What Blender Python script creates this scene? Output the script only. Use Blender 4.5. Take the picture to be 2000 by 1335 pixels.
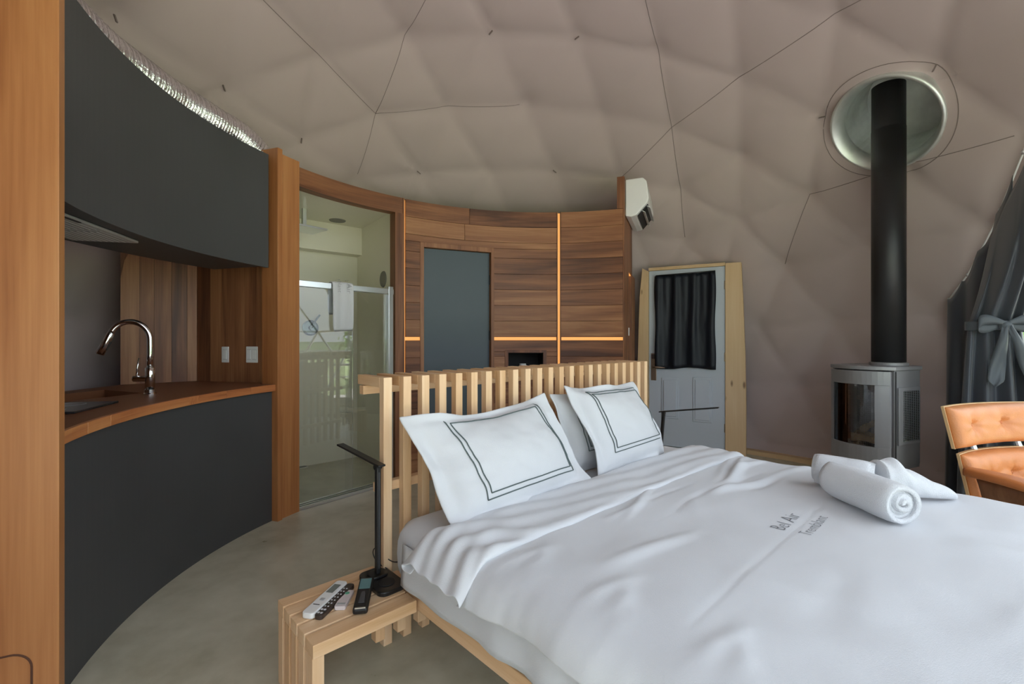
import bpy, bmesh, math, random, itertools
from mathutils import Vector, Matrix, noise
random.seed(7)
R_ = math.radians
for o in list(bpy.data.objects): bpy.data.objects.remove(o)
scene = bpy.context.scene
COL = scene.collection
# ------------------------------------------------------------------ camera, world, exposure
F, HY, CH = 900.0, 661.0, 1.22            # focal length in px (2000 wide), horizon row, camera height
cam = bpy.data.cameras.new('camera'); cam.sensor_width = 36; cam.lens = 36*F/2000
cam.shift_y = -(HY-667.5)/2000*-1
cam.clip_start = .02; cam.clip_end = 400
camo = bpy.data.objects.new('camera', cam); COL.objects.link(camo)
camo.location = (0, 0, CH); camo.rotation_euler = (math.pi/2, 0, 0)
scene.camera = camo
w = bpy.data.worlds.new('overcast_sky'); scene.world = w; w.use_nodes = True
bg = w.node_tree.nodes['Background']; bg.inputs[0].default_value = (.82, .91, 1, 1); bg.inputs[1].default_value = 1.55
vs = scene.view_settings; vs.view_transform = 'Standard'; vs.look = 'None'; vs.gamma = 1; vs.use_curve_mapping = False
vs.exposure = 0.9
sl_ = bpy.data.lights.new('sun', 'SUN'); sl_.energy = 15.0; sl_.angle = R_(3); sl_.color = (1, .97, .95)
suno = bpy.data.objects.new('sun', sl_); COL.objects.link(suno)
suno.rotation_euler = Vector((.42, -.10, -1)).to_track_quat('-Z', 'Y').to_euler()      # high sun from behind the kitchen side
# ------------------------------------------------------------------ geometry anchors
DC = Vector((.3347, 2.4134, .742)); DR = 3.445; AZ0 = R_(59.414)     # dome centre, radius, turn
CC = Vector((.32, 2.42)); CR = 2.04                                  # circle of the curved inner wall
def ray(x, y): return Vector(((x-1000)/F, 1, (HY-y)/F))
def at(x, y, D): r = ray(x, y); return Vector((r.x*D, D, CH+r.z*D))
def on_z(x, y, z): return at(x, y, (CH-z)*F/(y-HY))
def on_plane(x, y, P, n):
    r = ray(x, y); o = Vector((0, 0, CH)); return o + r*((Vector(P)-o).dot(n)/r.dot(n))
def sph(az, el, r=DR): az, el = R_(az), R_(el); return DC+Vector((math.cos(az)*math.cos(el), math.sin(az)*math.cos(el), math.sin(el)))*r
def px_az(x):
    k = (x-1000)/F; a = k*k+1; b = -2*(k*CC.x+CC.y); c = CC.length_squared-CR*CR
    Y = (-b+math.sqrt(b*b-4*a*c))/(2*a); return math.degrees(math.atan2(Y-CC.y, k*Y-CC.x))
def cyl(az, r, z): a = R_(az); return Vector((CC.x+r*math.cos(a), CC.y+r*math.sin(a), z))
BO = Vector((-.481, 1.85, 0)); BU = Vector((.7302, .6833, 0)); BV = Vector((.6833, -.7302, 0)); ZV = Vector((0, 0, 1))
def B(u, v, z): return BO+BU*u+BV*v+ZV*z
# ------------------------------------------------------------------ materials
MATS = {}
def newmat(name):
    m = bpy.data.materials.new(name); m.use_nodes = True; MATS[name] = m
    return m, m.node_tree.nodes, m.node_tree.links, m.node_tree.nodes['Principled BSDF']
def plain(name, col, rough=.5, metal=0, bump=0, bscale=60, vary=0, spec=None, emit=None, es=0, sheen=0):
    m, N, L, P = newmat(name)
    P.inputs['Base Color'].default_value = (*col, 1); P.inputs['Roughness'].default_value = rough; P.inputs['Metallic'].default_value = metal
    if spec is not None: P.inputs['Specular IOR Level'].default_value = spec
    if sheen: P.inputs['Sheen Weight'].default_value = sheen
    if emit: P.inputs['Emission Color'].default_value = (*emit, 1); P.inputs['Emission Strength'].default_value = es
    if bump or vary:
        tc = N.new('ShaderNodeTexCoord'); nz = N.new('ShaderNodeTexNoise'); nz.inputs['Scale'].default_value = bscale; nz.inputs['Detail'].default_value = 4
        L.new(tc.outputs['Object'], nz.inputs['Vector'])
        if bump:
            b = N.new('ShaderNodeBump'); b.inputs['Strength'].default_value = bump; b.inputs['Distance'].default_value = .004
            L.new(nz.outputs['Fac'], b.inputs['Height']); L.new(b.outputs['Normal'], P.inputs['Normal'])
        if vary:
            n2 = N.new('ShaderNodeTexNoise'); n2.inputs['Scale'].default_value = bscale/12; n2.inputs['Detail'].default_value = 5
            L.new(tc.outputs['Object'], n2.inputs['Vector'])
            r = N.new('ShaderNodeValToRGB'); r.color_ramp.elements[0].position = .3; r.color_ramp.elements[1].position = .7
            r.color_ramp.elements[0].color = (*[c*(1-vary) for c in col], 1); r.color_ramp.elements[1].color = (*[min(1, c*(1+vary)) for c in col], 1)
            L.new(n2.outputs['Fac'], r.inputs['Fac']); L.new(r.outputs['Color'], P.inputs['Base Color'])
    return m
def wood(name, cols, rough=.42, gs=(1.1, 11, 11), objvar=.35, knots=0, fine=.25):
    m, N, L, P = newmat(name); P.inputs['Roughness'].default_value = rough
    at_ = N.new('ShaderNodeAttribute'); at_.attribute_name = 'grain'
    oi = N.new('ShaderNodeObjectInfo')
    ad = N.new('ShaderNodeVectorMath'); ad.operation = 'ADD'
    mu = N.new('ShaderNodeMath'); mu.operation = 'MULTIPLY'; mu.inputs[1].default_value = 37.0
    L.new(oi.outputs['Random'], mu.inputs[0]); L.new(at_.outputs['Vector'], ad.inputs[0]); L.new(mu.outputs[0], ad.inputs[1])
    mp = N.new('ShaderNodeMapping'); mp.inputs['Scale'].default_value = gs; L.new(ad.outputs[0], mp.inputs['Vector'])
    nz = N.new('ShaderNodeTexNoise'); nz.inputs['Scale'].default_value = 1; nz.inputs['Detail'].default_value = 6; nz.inputs['Distortion'].default_value = .9
    L.new(mp.outputs[0], nz.inputs['Vector'])
    mp2 = N.new('ShaderNodeMapping'); mp2.inputs['Scale'].default_value = (gs[0]*3, gs[1]*11, gs[2]*11); L.new(ad.outputs[0], mp2.inputs['Vector'])
    n2 = N.new('ShaderNodeTexNoise'); n2.inputs['Scale'].default_value = 1; n2.inputs['Detail'].default_value = 3; L.new(mp2.outputs[0], n2.inputs['Vector'])
    mx = N.new('ShaderNodeMix'); mx.data_type = 'FLOAT'; mx.inputs['Factor'].default_value = fine
    L.new(nz.outputs['Fac'], mx.inputs['A']); L.new(n2.outputs['Fac'], mx.inputs['B'])
    off = N.new('ShaderNodeMath'); off.operation = 'MULTIPLY_ADD'; off.inputs[1].default_value = objvar; off.inputs[2].default_value = -objvar/2
    L.new(oi.outputs['Random'], off.inputs[0])
    sm = N.new('ShaderNodeMath'); sm.operation = 'ADD'; L.new(mx.outputs['Result'], sm.inputs[0]); L.new(off.outputs[0], sm.inputs[1])
    r = N.new('ShaderNodeValToRGB'); e = r.color_ramp.elements
    while len(e) < len(cols): e.new(.5)
    for i, c in enumerate(cols): e[i].position = .25+.5*i/(len(cols)-1); e[i].color = (*c, 1)
    L.new(sm.outputs[0], r.inputs['Fac'])
    out = r.outputs['Color']
    if knots:
        mp3 = N.new('ShaderNodeMapping'); mp3.inputs['Scale'].default_value = (3.2, 9, 9); L.new(ad.outputs[0], mp3.inputs['Vector'])
        vo = N.new('ShaderNodeTexVoronoi'); vo.inputs['Scale'].default_value = knots; L.new(mp3.outputs[0], vo.inputs['Vector'])
        kr = N.new('ShaderNodeValToRGB'); kr.color_ramp.elements[0].position = .07; kr.color_ramp.elements[1].position = .16
        kr.color_ramp.elements[0].color = (.16, .07, .03, 1); kr.color_ramp.elements[1].color = (1, 1, 1, 1)
        L.new(vo.outputs['Distance'], kr.inputs['Fac'])
        km = N.new('ShaderNodeMix'); km.data_type = 'RGBA'; km.blend_type = 'MULTIPLY'; km.inputs['Factor'].default_value = .75
        L.new(out, km.inputs['A']); L.new(kr.outputs['Color'], km.inputs['B']); out = km.outputs['Result']
    L.new(out, P.inputs['Base Color'])
    b = N.new('ShaderNodeBump'); b.inputs['Strength'].default_value = .12; b.inputs['Distance'].default_value = .002
    L.new(n2.outputs['Fac'], b.inputs['Height']); L.new(b.outputs['Normal'], P.inputs['Normal'])
    return m
def glass(name, tint=(1, 1, 1), ior=1.45, rough=0):
    m, N, L, P = newmat(name); N.remove(P)
    t = N.new('ShaderNodeBsdfTransparent'); t.inputs[0].default_value = (*tint, 1)
    g = N.new('ShaderNodeBsdfGlossy'); g.inputs['Roughness'].default_value = rough
    f = N.new('ShaderNodeFresnel'); f.inputs[0].default_value = ior
    x = N.new('ShaderNodeMixShader'); L.new(f.outputs[0], x.inputs[0]); L.new(t.outputs[0], x.inputs[1]); L.new(g.outputs[0], x.inputs[2])
    L.new(x.outputs[0], N['Material Output'].inputs[0]); return m
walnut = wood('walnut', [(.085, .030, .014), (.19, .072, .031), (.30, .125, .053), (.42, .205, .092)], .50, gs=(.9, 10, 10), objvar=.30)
walnut_lit = wood('walnut_lit_tone', [(.20, .060, .020), (.37, .14, .046), (.47, .20, .070), (.56, .27, .105)], .40, gs=(.6, 7, 7), objvar=.08, fine=.32)  # brighter copy of the walnut, with strong window light put into its colours
walnut_edge = wood('walnut_edge', [(.30, .09, .03), (.48, .17, .058), (.60, .25, .09), (.70, .36, .15)], .36, gs=(1.5, 20, 20), objvar=.35)
maple = wood('maple', [(.60, .34, .16), (.73, .46, .25), (.80, .54, .32), (.85, .62, .40)], .45, gs=(1.2, 16, 16), objvar=.22, fine=.2)
pine = wood('pine', [(.60, .40, .2), (.68, .48, .27), (.74, .56, .34)], .55, gs=(.8, 9, 9), objvar=.1, knots=1.1)
plywood = wood('rosewood_ply', [(.13, .05, .02), (.22, .09, .04), (.3, .14, .065)], .35, gs=(1, 14, 14), objvar=.1)
plyedge = plain('ply_edge', (.72, .48, .24), .5)
slate = plain('slate_laminate', (.070, .094, .110), .5, vary=.06, bscale=20)
charcoal = plain('charcoal_laminate', (.062, .065, .068), .50, vary=.08, bscale=20)
black = plain('black_plastic', (.012, .012, .013), .35)
blackm = plain('black_matte', (.010, .010, .011), .7)
chrome = plain('chrome', (.82, .82, .83), .08, 1)
alu = plain('brushed_aluminium', (.78, .80, .82), .28, 1)
steel = plain('galvanised_steel', (.74, .78, .76), .48, .85, vary=.2, bscale=50)
bronze = plain('satin_bronze', (.30, .22, .16), .35, .8)
white_pl = plain('white_plastic', (.82, .82, .81), .35)
beige = plain('beige_panel', (.82, .78, .63), .35, vary=.04, bscale=12)
linen = plain('white_cotton', (.635, .645, .675), .85, bump=.25, bscale=420, sheen=.2)
terry = plain('white_terry', (.72, .73, .765), .95, bump=1.0, bscale=330, sheen=.5)
greyline = plain('grey_stitching', (.10, .13, .13), .8)
print_ink = plain('grey_print', (.16, .16, .18), .8)
satin = plain('slate_satin', (.066, .078, .098), .42, bump=.1, bscale=300, sheen=.3)
satin_blk = plain('black_satin', (.008, .011, .018), .5, spec=.35)
stove_grey = plain('stove_grey_enamel', (.27, .27, .278), .38, .3)
pipe_blk = plain('stove_pipe_black', (.026, .026, .028), .42, .3)
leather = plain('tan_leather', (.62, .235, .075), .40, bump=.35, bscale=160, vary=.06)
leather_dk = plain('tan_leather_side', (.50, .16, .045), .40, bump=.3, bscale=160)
doorpaint = plain('pale_grey_door_paint', (.52, .57, .62), .4)
fabric_back = plain('dark_gap', (.01, .01, .01), .9)
# lamps and light strips
led = plain('warm_led', (.5, .3, .12), .5, emit=(1, .40, .095), es=.46)
screen = plain('teal_lcd', (.10, .20, .21), .25)
lcd_grey = plain('grey_lcd', (.16, .18, .17), .3)
btn = plain('light_buttons', (.72, .72, .75), .4)
green_dot = plain('green_dot', (.15, .45, .3), .4)
pinkish = plain('pale_pink_plastic', (.66, .58, .58), .4)
logm = plain('ceramic_log', (.60, .45, .28), .9, bump=.8, bscale=40, vary=.5)
clear = glass('clear_glass', (.985, .99, .985), 1.5)
stove_glass = glass('stove_glass', (.93, .93, .93), 1.6)
pvc = glass('clear_window_film', (.97, .98, .98), 1.35)
foil = plain('aluminium_foil', (.85, .85, .86), .16, 1, bump=1.0, bscale=90)
m, N, L, P = newmat('grey_liner_fabric')                      # dome liner
P.inputs['Roughness'].default_value = .9; P.inputs['Specular IOR Level'].default_value = .2
tc = N.new('ShaderNodeTexCoord'); nz = N.new('ShaderNodeTexNoise'); nz.inputs['Scale'].default_value = 1.3; nz.inputs['Detail'].default_value = 3
L.new(tc.outputs['Object'], nz.inputs['Vector'])
rr = N.new('ShaderNodeValToRGB'); rr.color_ramp.elements[0].color = (.49, .405, .385, 1); rr.color_ramp.elements[1].color = (.54, .45, .43, 1)
L.new(nz.outputs['Fac'], rr.inputs['Fac']); L.new(rr.outputs['Color'], P.inputs['Base Color'])
nb = N.new('ShaderNodeTexNoise'); nb.inputs['Scale'].default_value = 500; L.new(tc.outputs['Object'], nb.inputs['Vector'])
bb = N.new('ShaderNodeBump'); bb.inputs['Strength'].default_value = .12; bb.inputs['Distance'].default_value = .002
L.new(nb.outputs['Fac'], bb.inputs['Height']); L.new(bb.outputs['Normal'], P.inputs['Normal'])
liner = m
seam_m = plain('liner_seam', (.24, .195, .18), .9)
m, N, L, P = newmat('polished_concrete')                      # floor
tc = N.new('ShaderNodeTexCoord'); a = N.new('ShaderNodeTexNoise'); a.inputs['Scale'].default_value = 1.6; a.inputs['Detail'].default_value = 8; a.inputs['Roughness'].default_value = .62; a.inputs['Distortion'].default_value = .5
b2 = N.new('ShaderNodeTexNoise'); b2.inputs['Scale'].default_value = 9; b2.inputs['Detail'].default_value = 6
L.new(tc.outputs['Object'], a.inputs['Vector']); L.new(tc.outputs['Object'], b2.inputs['Vector'])
mx = N.new('ShaderNodeMix'); mx.data_type = 'FLOAT'; mx.inputs['Factor'].default_value = .3; L.new(a.outputs['Fac'], mx.inputs['A']); L.new(b2.outputs['Fac'], mx.inputs['B'])
r = N.new('ShaderNodeValToRGB'); e = r.color_ramp.elements; e.new(.5)
for i, (p_, c) in enumerate(((.34, (.42, .395, .285)), (.5, (.565, .54, .42)), (.66, (.67, .645, .52)))): e[i].position = p_; e[i].color = (*c, 1)
L.new(mx.outputs['Result'], r.inputs['Fac']); L.new(r.outputs['Color'], P.inputs['Base Color'])
P.inputs['Roughness'].default_value = .3
rm = N.new('ShaderNodeMapRange'); rm.inputs['To Min'].default_value = .22; rm.inputs['To Max'].default_value = .42; L.new(b2.outputs['Fac'], rm.inputs['Value']); L.new(rm.outputs[0], P.inputs['Roughness'])
concrete = m
grass = plain('meadow_grass', (.17, .22, .09), .9, vary=.4, bscale=30)
hill_m = plain('wooded_hill', (.06, .10, .04), .95, vary=.5, bscale=3)
leaf_m = plain('leaves', (.10, .22, .035), .7, vary=.5, bscale=20)
bark = plain('bark', (.10, .07, .05), .9)
decking = wood('deck_boards', [(.42, .40, .38), (.54, .515, .49)], .7, objvar=.2)
# ------------------------------------------------------------------ mesh builder
WO = {}
class MB:
    def __init__(s): s.v = []; s.f = []
    def quad_grid(s, rows, closed=False, flip=False):
        n = len(rows[0]); b = len(s.v)
        for r in rows: s.v += [Vector(p) for p in r]
        for i in range(len(rows)-1):
            for j in range(n if closed else n-1):
                k = (j+1) % n; q = [b+i*n+j, b+i*n+k, b+(i+1)*n+k, b+(i+1)*n+j]
                s.f.append(q[::-1] if flip else q)
        return b
    def box(s, o, ex, ey, ez, x, y, z):
        o = Vector(o); ex, ey, ez = Vector(ex), Vector(ey), Vector(ez); b = len(s.v)
        for k in z:
            for j in y:
                for i in x: s.v.append(o+ex*i+ey*j+ez*k)
        s.f += [[b+i for i in q] for q in ((0, 2, 3, 1), (4, 5, 7, 6), (0, 1, 5, 4), (2, 6, 7, 3), (0, 4, 6, 2), (1, 3, 7, 5))]; return s
    def wbox(s, x, y, z): return s.box((0, 0, 0), (1, 0, 0), (0, 1, 0), (0, 0, 1), x, y, z)
    def bbox(s, u, v, z): return s.box(BO, BU, BV, ZV, u, v, z)
    def prism(s, poly, z0, z1):
        b = len(s.v); n = len(poly)
        s.v += [Vector((p[0], p[1], z0)) for p in poly]+[Vector((p[0], p[1], z1)) for p in poly]
        s.f += [list(range(b, b+n))[::-1], list(range(b+n, b+2*n))]
        s.f += [[b+i, b+(i+1) % n, b+n+(i+1) % n, b+n+i] for i in range(n)]; return s
    def slab(s, poly, d):                      # polygon of 3-D points given a thickness vector
        b = len(s.v); n = len(poly); d = Vector(d)
        s.v += [Vector(p) for p in poly]+[Vector(p)+d for p in poly]
        s.f += [list(range(b, b+n))[::-1], list(range(b+n, b+2*n))]
        s.f += [[b+i, b+(i+1) % n, b+n+(i+1) % n, b+n+i] for i in range(n)]; return s
    def arc(s, a0, a1, r0, r1, z0, z1, n=None):
        n = n or max(2, int(abs(a1-a0)/2.2)+1)
        rows = []
        for i in range(n+1):
            a = a0+(a1-a0)*i/n; rows.append([cyl(a, r0, z0), cyl(a, r1, z0), cyl(a, r1, z1), cyl(a, r0, z1)])
        b = s.quad_grid(rows, True); m = len(s.v); s.f += [[b, b+1, b+2, b+3], [m-1, m-2, m-3, m-4]]; return s
    def tube(s, path, rad, n=12, caps=True):
        path = [Vector(p) for p in path]; rows = []; prev = None
        for i, p in enumerate(path):
            t = (path[min(i+1, len(path)-1)]-path[max(i-1, 0)]).normalized()
            x = prev-t*prev.dot(t) if prev else t.orthogonal()
            x.normalize(); prev = x; y = t.cross(x); rd = rad[i] if isinstance(rad, (list, tuple)) else rad
            rows.append([p+x*math.cos(2*math.pi*k/n)*rd+y*math.sin(2*math.pi*k/n)*rd for k in range(n)])
        b = s.quad_grid(rows, True)
        if caps: s.f += [list(range(b, b+n))[::-1], list(range(len(s.v)-n, len(s.v)))]
        return s
    def lathe(s, prof, o, axis=ZV, n=32, caps=True):
        axis = Vector(axis).normalized(); x = axis.orthogonal().normalized(); y = axis.cross(x); o = Vector(o)
        rows = [[o+axis*h+(x*math.cos(2*math.pi*k/n)+y*math.sin(2*math.pi*k/n))*r for k in range(n)] for r, h in prof]
        b = s.quad_grid(rows, True)
        if caps: s.f += [list(range(b, b+n))[::-1], list(range(len(s.v)-n, len(s.v)))]
        return s
    def ell(s, c, ax, ay, az, n=14, m=8):
        rows = []
        for i in range(m+1):
            t = math.pi*i/m; t = min(max(t, .02), math.pi-.02)
            rows.append([Vector(c)+Vector(ax)*math.sin(t)*math.cos(2*math.pi*k/n)+Vector(ay)*math.sin(t)*math.sin(2*math.pi*k/n)+Vector(az)*math.cos(t) for k in range(n)])
        b = s.quad_grid(rows, True); s.f += [list(range(b, b+n))[::-1], list(range(len(s.v)-n, len(s.v)))]; return s
    def build(s, name, mat, parent=None, smooth=False, bevel=0, gfun=None, seg=2, solid=0, subd=0, label=None, cat=None, group=None, kind=None, fixn=True):
        vs_ = s.v; mn = [min(p[i] for p in vs_) for i in range(3)]; mxx = [max(p[i] for p in vs_) for i in range(3)]
        o = Vector(((mn[0]+mxx[0])/2, (mn[1]+mxx[1])/2, mn[2]))
        me = bpy.data.meshes.new(name); me.from_pydata([p-o for p in vs_], [], s.f)
        if fixn:
            bm = bmesh.new(); bm.from_mesh(me); bmesh.ops.recalc_face_normals(bm, faces=bm.faces); bm.to_mesh(me); bm.free()
        g = gfun or (lambda p: (p.z, p.x, p.y))
        at_ = me.attributes.new('grain', 'FLOAT_VECTOR', 'POINT')
        buf = []
        for p in vs_: buf += list(g(p))
        at_.data.foreach_set('vector', buf)
        me.materials.append(mat)
        if smooth: me.polygons.foreach_set('use_smooth', [True]*len(me.polygons))
        ob = bpy.data.objects.new(name, me); COL.objects.link(ob)
        place(ob, o, parent)
        if bevel:
            md = ob.modifiers.new('bevel', 'BEVEL'); md.width = bevel; md.segments = seg; md.limit_method = 'ANGLE'; md.angle_limit = R_(35)
        if solid: md = ob.modifiers.new('thick', 'SOLIDIFY'); md.thickness = solid; md.offset = 0
        if subd: md = ob.modifiers.new('sub', 'SUBSURF'); md.levels = subd; md.render_levels = subd
        tag(ob, label, cat, group, kind); return ob
def place(ob, o, parent):
    WO[ob] = Vector(o)
    if parent: ob.parent = parent; ob.location = Vector(o)-WO[parent]
    else: ob.location = o
def tag(o, label=None, cat=None, group=None, kind=None):
    for k, v_ in (('label', label), ('category', cat), ('group', group), ('kind', kind)):
        if v_: o[k] = v_
    return o
def thing(name, loc, label, cat=None, group=None, kind=None):
    o = bpy.data.objects.new(name, None); o.empty_display_size = .05; COL.objects.link(o); place(o, Vector(loc), None); return tag(o, label, cat, group, kind)
def dup(src, parent, delta):
    c = src.copy(); COL.objects.link(c); o = WO[src]+Vector(delta); place(c, o, parent); c.parent = parent; return c
gU = lambda p: ((p-BO).dot(BU), (p-BO).dot(BV), p.z)
gV = lambda p: ((p-BO).dot(BV), (p-BO).dot(BU), p.z)
gARC = lambda p: (math.atan2(p.y-CC.y, p.x-CC.x)*CR, p.z, math.hypot(p.x-CC.x, p.y-CC.y))
def fbm(x, y, z=0, o=4):
    t = 0; a = 1
    for i in range(o): t += a*noise.noise((x, y, z)); x *= 2.03; y *= 2.03; z *= 2.03; a *= .5
    return t
def bez(p0, p1, p2, p3, n=16):
    p0, p1, p2, p3 = map(Vector, (p0, p1, p2, p3))
    return [p0*(1-t)**3+p1*3*t*(1-t)**2+p2*3*t*t*(1-t)+p3*t**3 for t in [i/n for i in range(n+1)]]

# ================================================================== FLOOR
fl = MB(); fl.lathe([(3.5, -.12), (3.5, 0)], (DC.x, DC.y, 0), n=96)
fl.build('floor', concrete, kind='structure', label='smooth polished greenish grey concrete floor')
# ================================================================== DOME LINER
FR = 6
el0 = math.atan(.5); iv = [Vector((0, 0, 1))]
iv += [Vector((math.cos(AZ0+k*2*math.pi/5)*math.cos(el0), math.sin(AZ0+k*2*math.pi/5)*math.cos(el0), math.sin(el0))) for k in range(5)]
iv += [Vector((math.cos(AZ0+(k+.5)*2*math.pi/5)*math.cos(el0), math.sin(AZ0+(k+.5)*2*math.pi/5)*math.cos(el0), -math.sin(el0))) for k in range(5)]
iv += [Vector((0, 0, -1))]
hubs = []; hubi = {}
def hub(p):
    k = tuple(round(c, 4) for c in p)
    if k not in hubi: hubi[k] = len(hubs); hubs.append(p)
    return hubi[k]
tris = []
for i, j, k in itertools.combinations(range(12), 3):
    if max((iv[i]-iv[j]).length, (iv[j]-iv[k]).length, (iv[i]-iv[k]).length) > 1.1: continue
    g = lambda a, b: hub(((iv[i]*a+iv[j]*b+iv[k]*(FR-a-b))/FR).normalized())
    for a in range(FR):
        for b in range(FR-a):
            tris.append((g(a, b), g(a+1, b), g(a, b+1)))
            if a+b < FR-1: tris.append((g(a+1, b), g(a+1, b+1), g(a, b+1)))
tris = [t for t in tris if max(hubs[i].z for i in t)*DR+DC.z > 0]
hrand = {i: (random.uniform(.4, 1.3), random.uniform(0, 6.28), random.choice((5, 7, 8, 9)), random.uniform(.2, 1.5)) for i in range(len(hubs))}
SD = 13
vmap = {}; dv = []; df = []
def liner_disp(w3, q, t):
    n = q.normalized(); d = -.016*27*w3[0]*w3[1]*w3[2]           # the cloth sags a little into the room
    for wi, h in zip(w3, t):
        hp = hubs[h]; dist = (q-hp).length*DR
        am, ph, kf, wr = hrand[h]
        if dist < .55:
            d += .030*am*math.exp(-(dist/.09)**2)+.022*am*math.exp(-(dist/.24)**2)
            if dist > .02:
                x = hp.orthogonal().normalized(); y = hp.cross(x); th = math.atan2((q-hp).dot(y), (q-hp).dot(x))
                d += 0.011*wr*math.sin(kf*th+ph+2*math.sin(th*2+ph))*math.exp(-dist/.20)*min(1, dist/.10)
    if min(w3) < 1e-6:
        e_ = [h for wi, h in zip(w3, t) if wi > 1e-6]
        d += .001+.007*((sum(e_)*37 % 11)/11)**2
    d += .004*fbm(q.x*4, q.y*4, q.z*4, 2)
    return n*d
for t in tris:
    A_, B_, C_ = (hubs[i] for i in t); idx = {}
    for a in range(SD+1):
        for b in range(SD+1-a):
            w3 = (a/SD, b/SD, (SD-a-b)/SD); p = A_*w3[0]+B_*w3[1]+C_*w3[2]
            p = p.lerp(p.normalized(), .12)
            key = (round(p.x, 5), round(p.y, 5), round(p.z, 5))
            if key not in vmap: vmap[key] = len(dv); dv.append(DC+p*DR+liner_disp(w3, p, t))
            idx[(a, b)] = vmap[key]
    for a in range(SD):
        for b in range(SD-a):
            df.append((idx[(a, b)], idx[(a+1, b)], idx[(a, b+1)]))
            if a+b < SD-1: df.append((idx[(a+1, b)], idx[(a+1, b+1)], idx[(a, b+1)]))
bm = bmesh.new(); bv = [bm.verts.new(p) for p in dv]
for f in df: bm.faces.new([bv[i] for i in f])
def bis(co, no, clear=False):
    bmesh.ops.bisect_plane(bm, geom=bm.verts[:]+bm.edges[:]+bm.faces[:], plane_co=co, plane_no=no, dist=1e-5, clear_inner=clear)
bis((0, 0, .002), (0, 0, 1), True)
# window opening: half-spaces bounded by great circles through the dome centre
pl = []
def gplane(a, b, inside):
    n = (sph(*a)-DC).cross(sph(*b)-DC).normalized()
    if n.dot(sph(*inside)-DC) < 0: n = -n
    pl.append((DC.copy(), n))
WMID = -46
gplane((16.6, 6.8), (8.0, 21.5), (WMID, 10)); gplane((2*WMID-22, 6.8), (2*WMID-13.0, 21.5), (WMID, 10))
gplane((17, 0), (17, 30), (WMID, 10)); gplane((2*WMID-22, 0), (2*WMID-22, 30), (WMID, 10))
pl.append((Vector((0, 0, .14)), Vector((0, 0, 1)))); pl.append((Vector((0, 0, 2.95)), Vector((0, 0, -1))))
for c, n in pl: bis(c, n)
PC = sph(23.2, 37.9); PN = (PC-DC).normalized()
kill = []
for f in bm.faces:
    c = f.calc_center_median()
    if all((c-q).dot(n) > 0 for q, n in pl): kill.append(f)
    elif (c-PC).length < .335: kill.append(f)
wk = [[v_.co.copy() for v_ in f.verts] for f in kill if (f.calc_center_median()-PC).length >= .335]
bmesh.ops.delete(bm, geom=kill, context='FACES')
for v_ in bm.verts:
    q = v_.co-PC; tq = q-PN*q.dot(PN)
    if .01 < tq.length < .36 and abs(q.dot(PN)) < .2: v_.co += tq.normalized()*(.352-tq.length)*(1 if v_.is_boundary or tq.length < .352 else 0)
bmesh.ops.recalc_face_normals(bm, faces=bm.faces)
me = bpy.data.meshes.new('ceiling'); bm.to_mesh(me)
wedge = [(e.verts[0].co.copy(), e.verts[1].co.copy()) for e in bm.edges if e.is_boundary]
bm.free()
me.polygons.foreach_set('use_smooth', [True]*len(me.polygons)); me.materials.append(liner)
dome = bpy.data.objects.new('ceiling', me); COL.objects.link(dome); WO[dome] = Vector((0, 0, 0))
tag(dome, 'taupe grey fabric liner of the geodesic dome, pulled tight at the hubs', kind='structure')
# sewn seams of the liner along chosen strut lines
def near_hub(x, y):
    best = None
    for i, h in enumerate(hubs):
        p = DC+h*DR
        if p.y < .4: continue
        d = math.hypot(1000+F*p.x/p.y-x, HY-F*(p.z-CH)/p.y-y)
        if best is None or d < best[0]: best = (d, i)
    return best[1]
def hubat(i): return DC+hubs[i]*(DR*1.0)+hubs[i]*.020
adj = {}
for t in tris:
    for a, b in itertools.permutations(t, 2): adj.setdefault(a, set()).add(b)
def seam(pxs):
    ids = [near_hub(*p) for p in pxs]; full = [ids[0]]
    for g_ in ids[1:]:
        while full[-1] != g_:
            nx = min(adj[full[-1]], key=lambda q: (hubs[q]-hubs[g_]).length)
            if nx in full: break
            full.append(nx)
    path = []
    for a, b in zip(full, full[1:]):
        for k in range(12):
            s_ = k/12; p = (hubs[a]*(1-s_)+hubs[b]*s_); p = p.lerp(p.normalized(), .12)
            q = DC+p*DR; t = next(t for t in tris if a in t and b in t); w3 = [0, 0, 0]; w3[t.index(a)] = 1-s_; w3[t.index(b)] = s_
            path.append(q+liner_disp(w3, p, t)-p.normalized()*.0006)
    if len(path) > 3: MB().tube(path, .0028, 5).build('seam', seam_m, dome, smooth=True)
for s_ in (((500, 0), (725, 215), (700, 330)), ((1255, 0), (1283, 110), (1312, 250), (1333, 385), (1342, 500)), ((1225, 335), (1312, 250), (1635, 33), (1790, -60)),
           ((1470, 500), (1582, 393), (1830, 320), (2040, 262)), ((725, 215), (793, 74), (850, -60)), ((725, 215), (1027, 205))): seam(s_)
for hx_, hy_ in ((1120, 90), (960, 80), (1082, 330), (815, 335), (585, 272), (440, 165), (240, 40), (1612, 225), (1830, 135)):
    h_ = hubs[near_hub(hx_, hy_)]; q = DC+h_*(DR+.012); x_ = h_.orthogonal().normalized()
    MB().box(q, x_, h_.cross(x_), h_, (-.004, .004), (-.022, .022), (-.012, .004)).build('hub_strap', seam_m, dome, bevel=.002)
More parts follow.
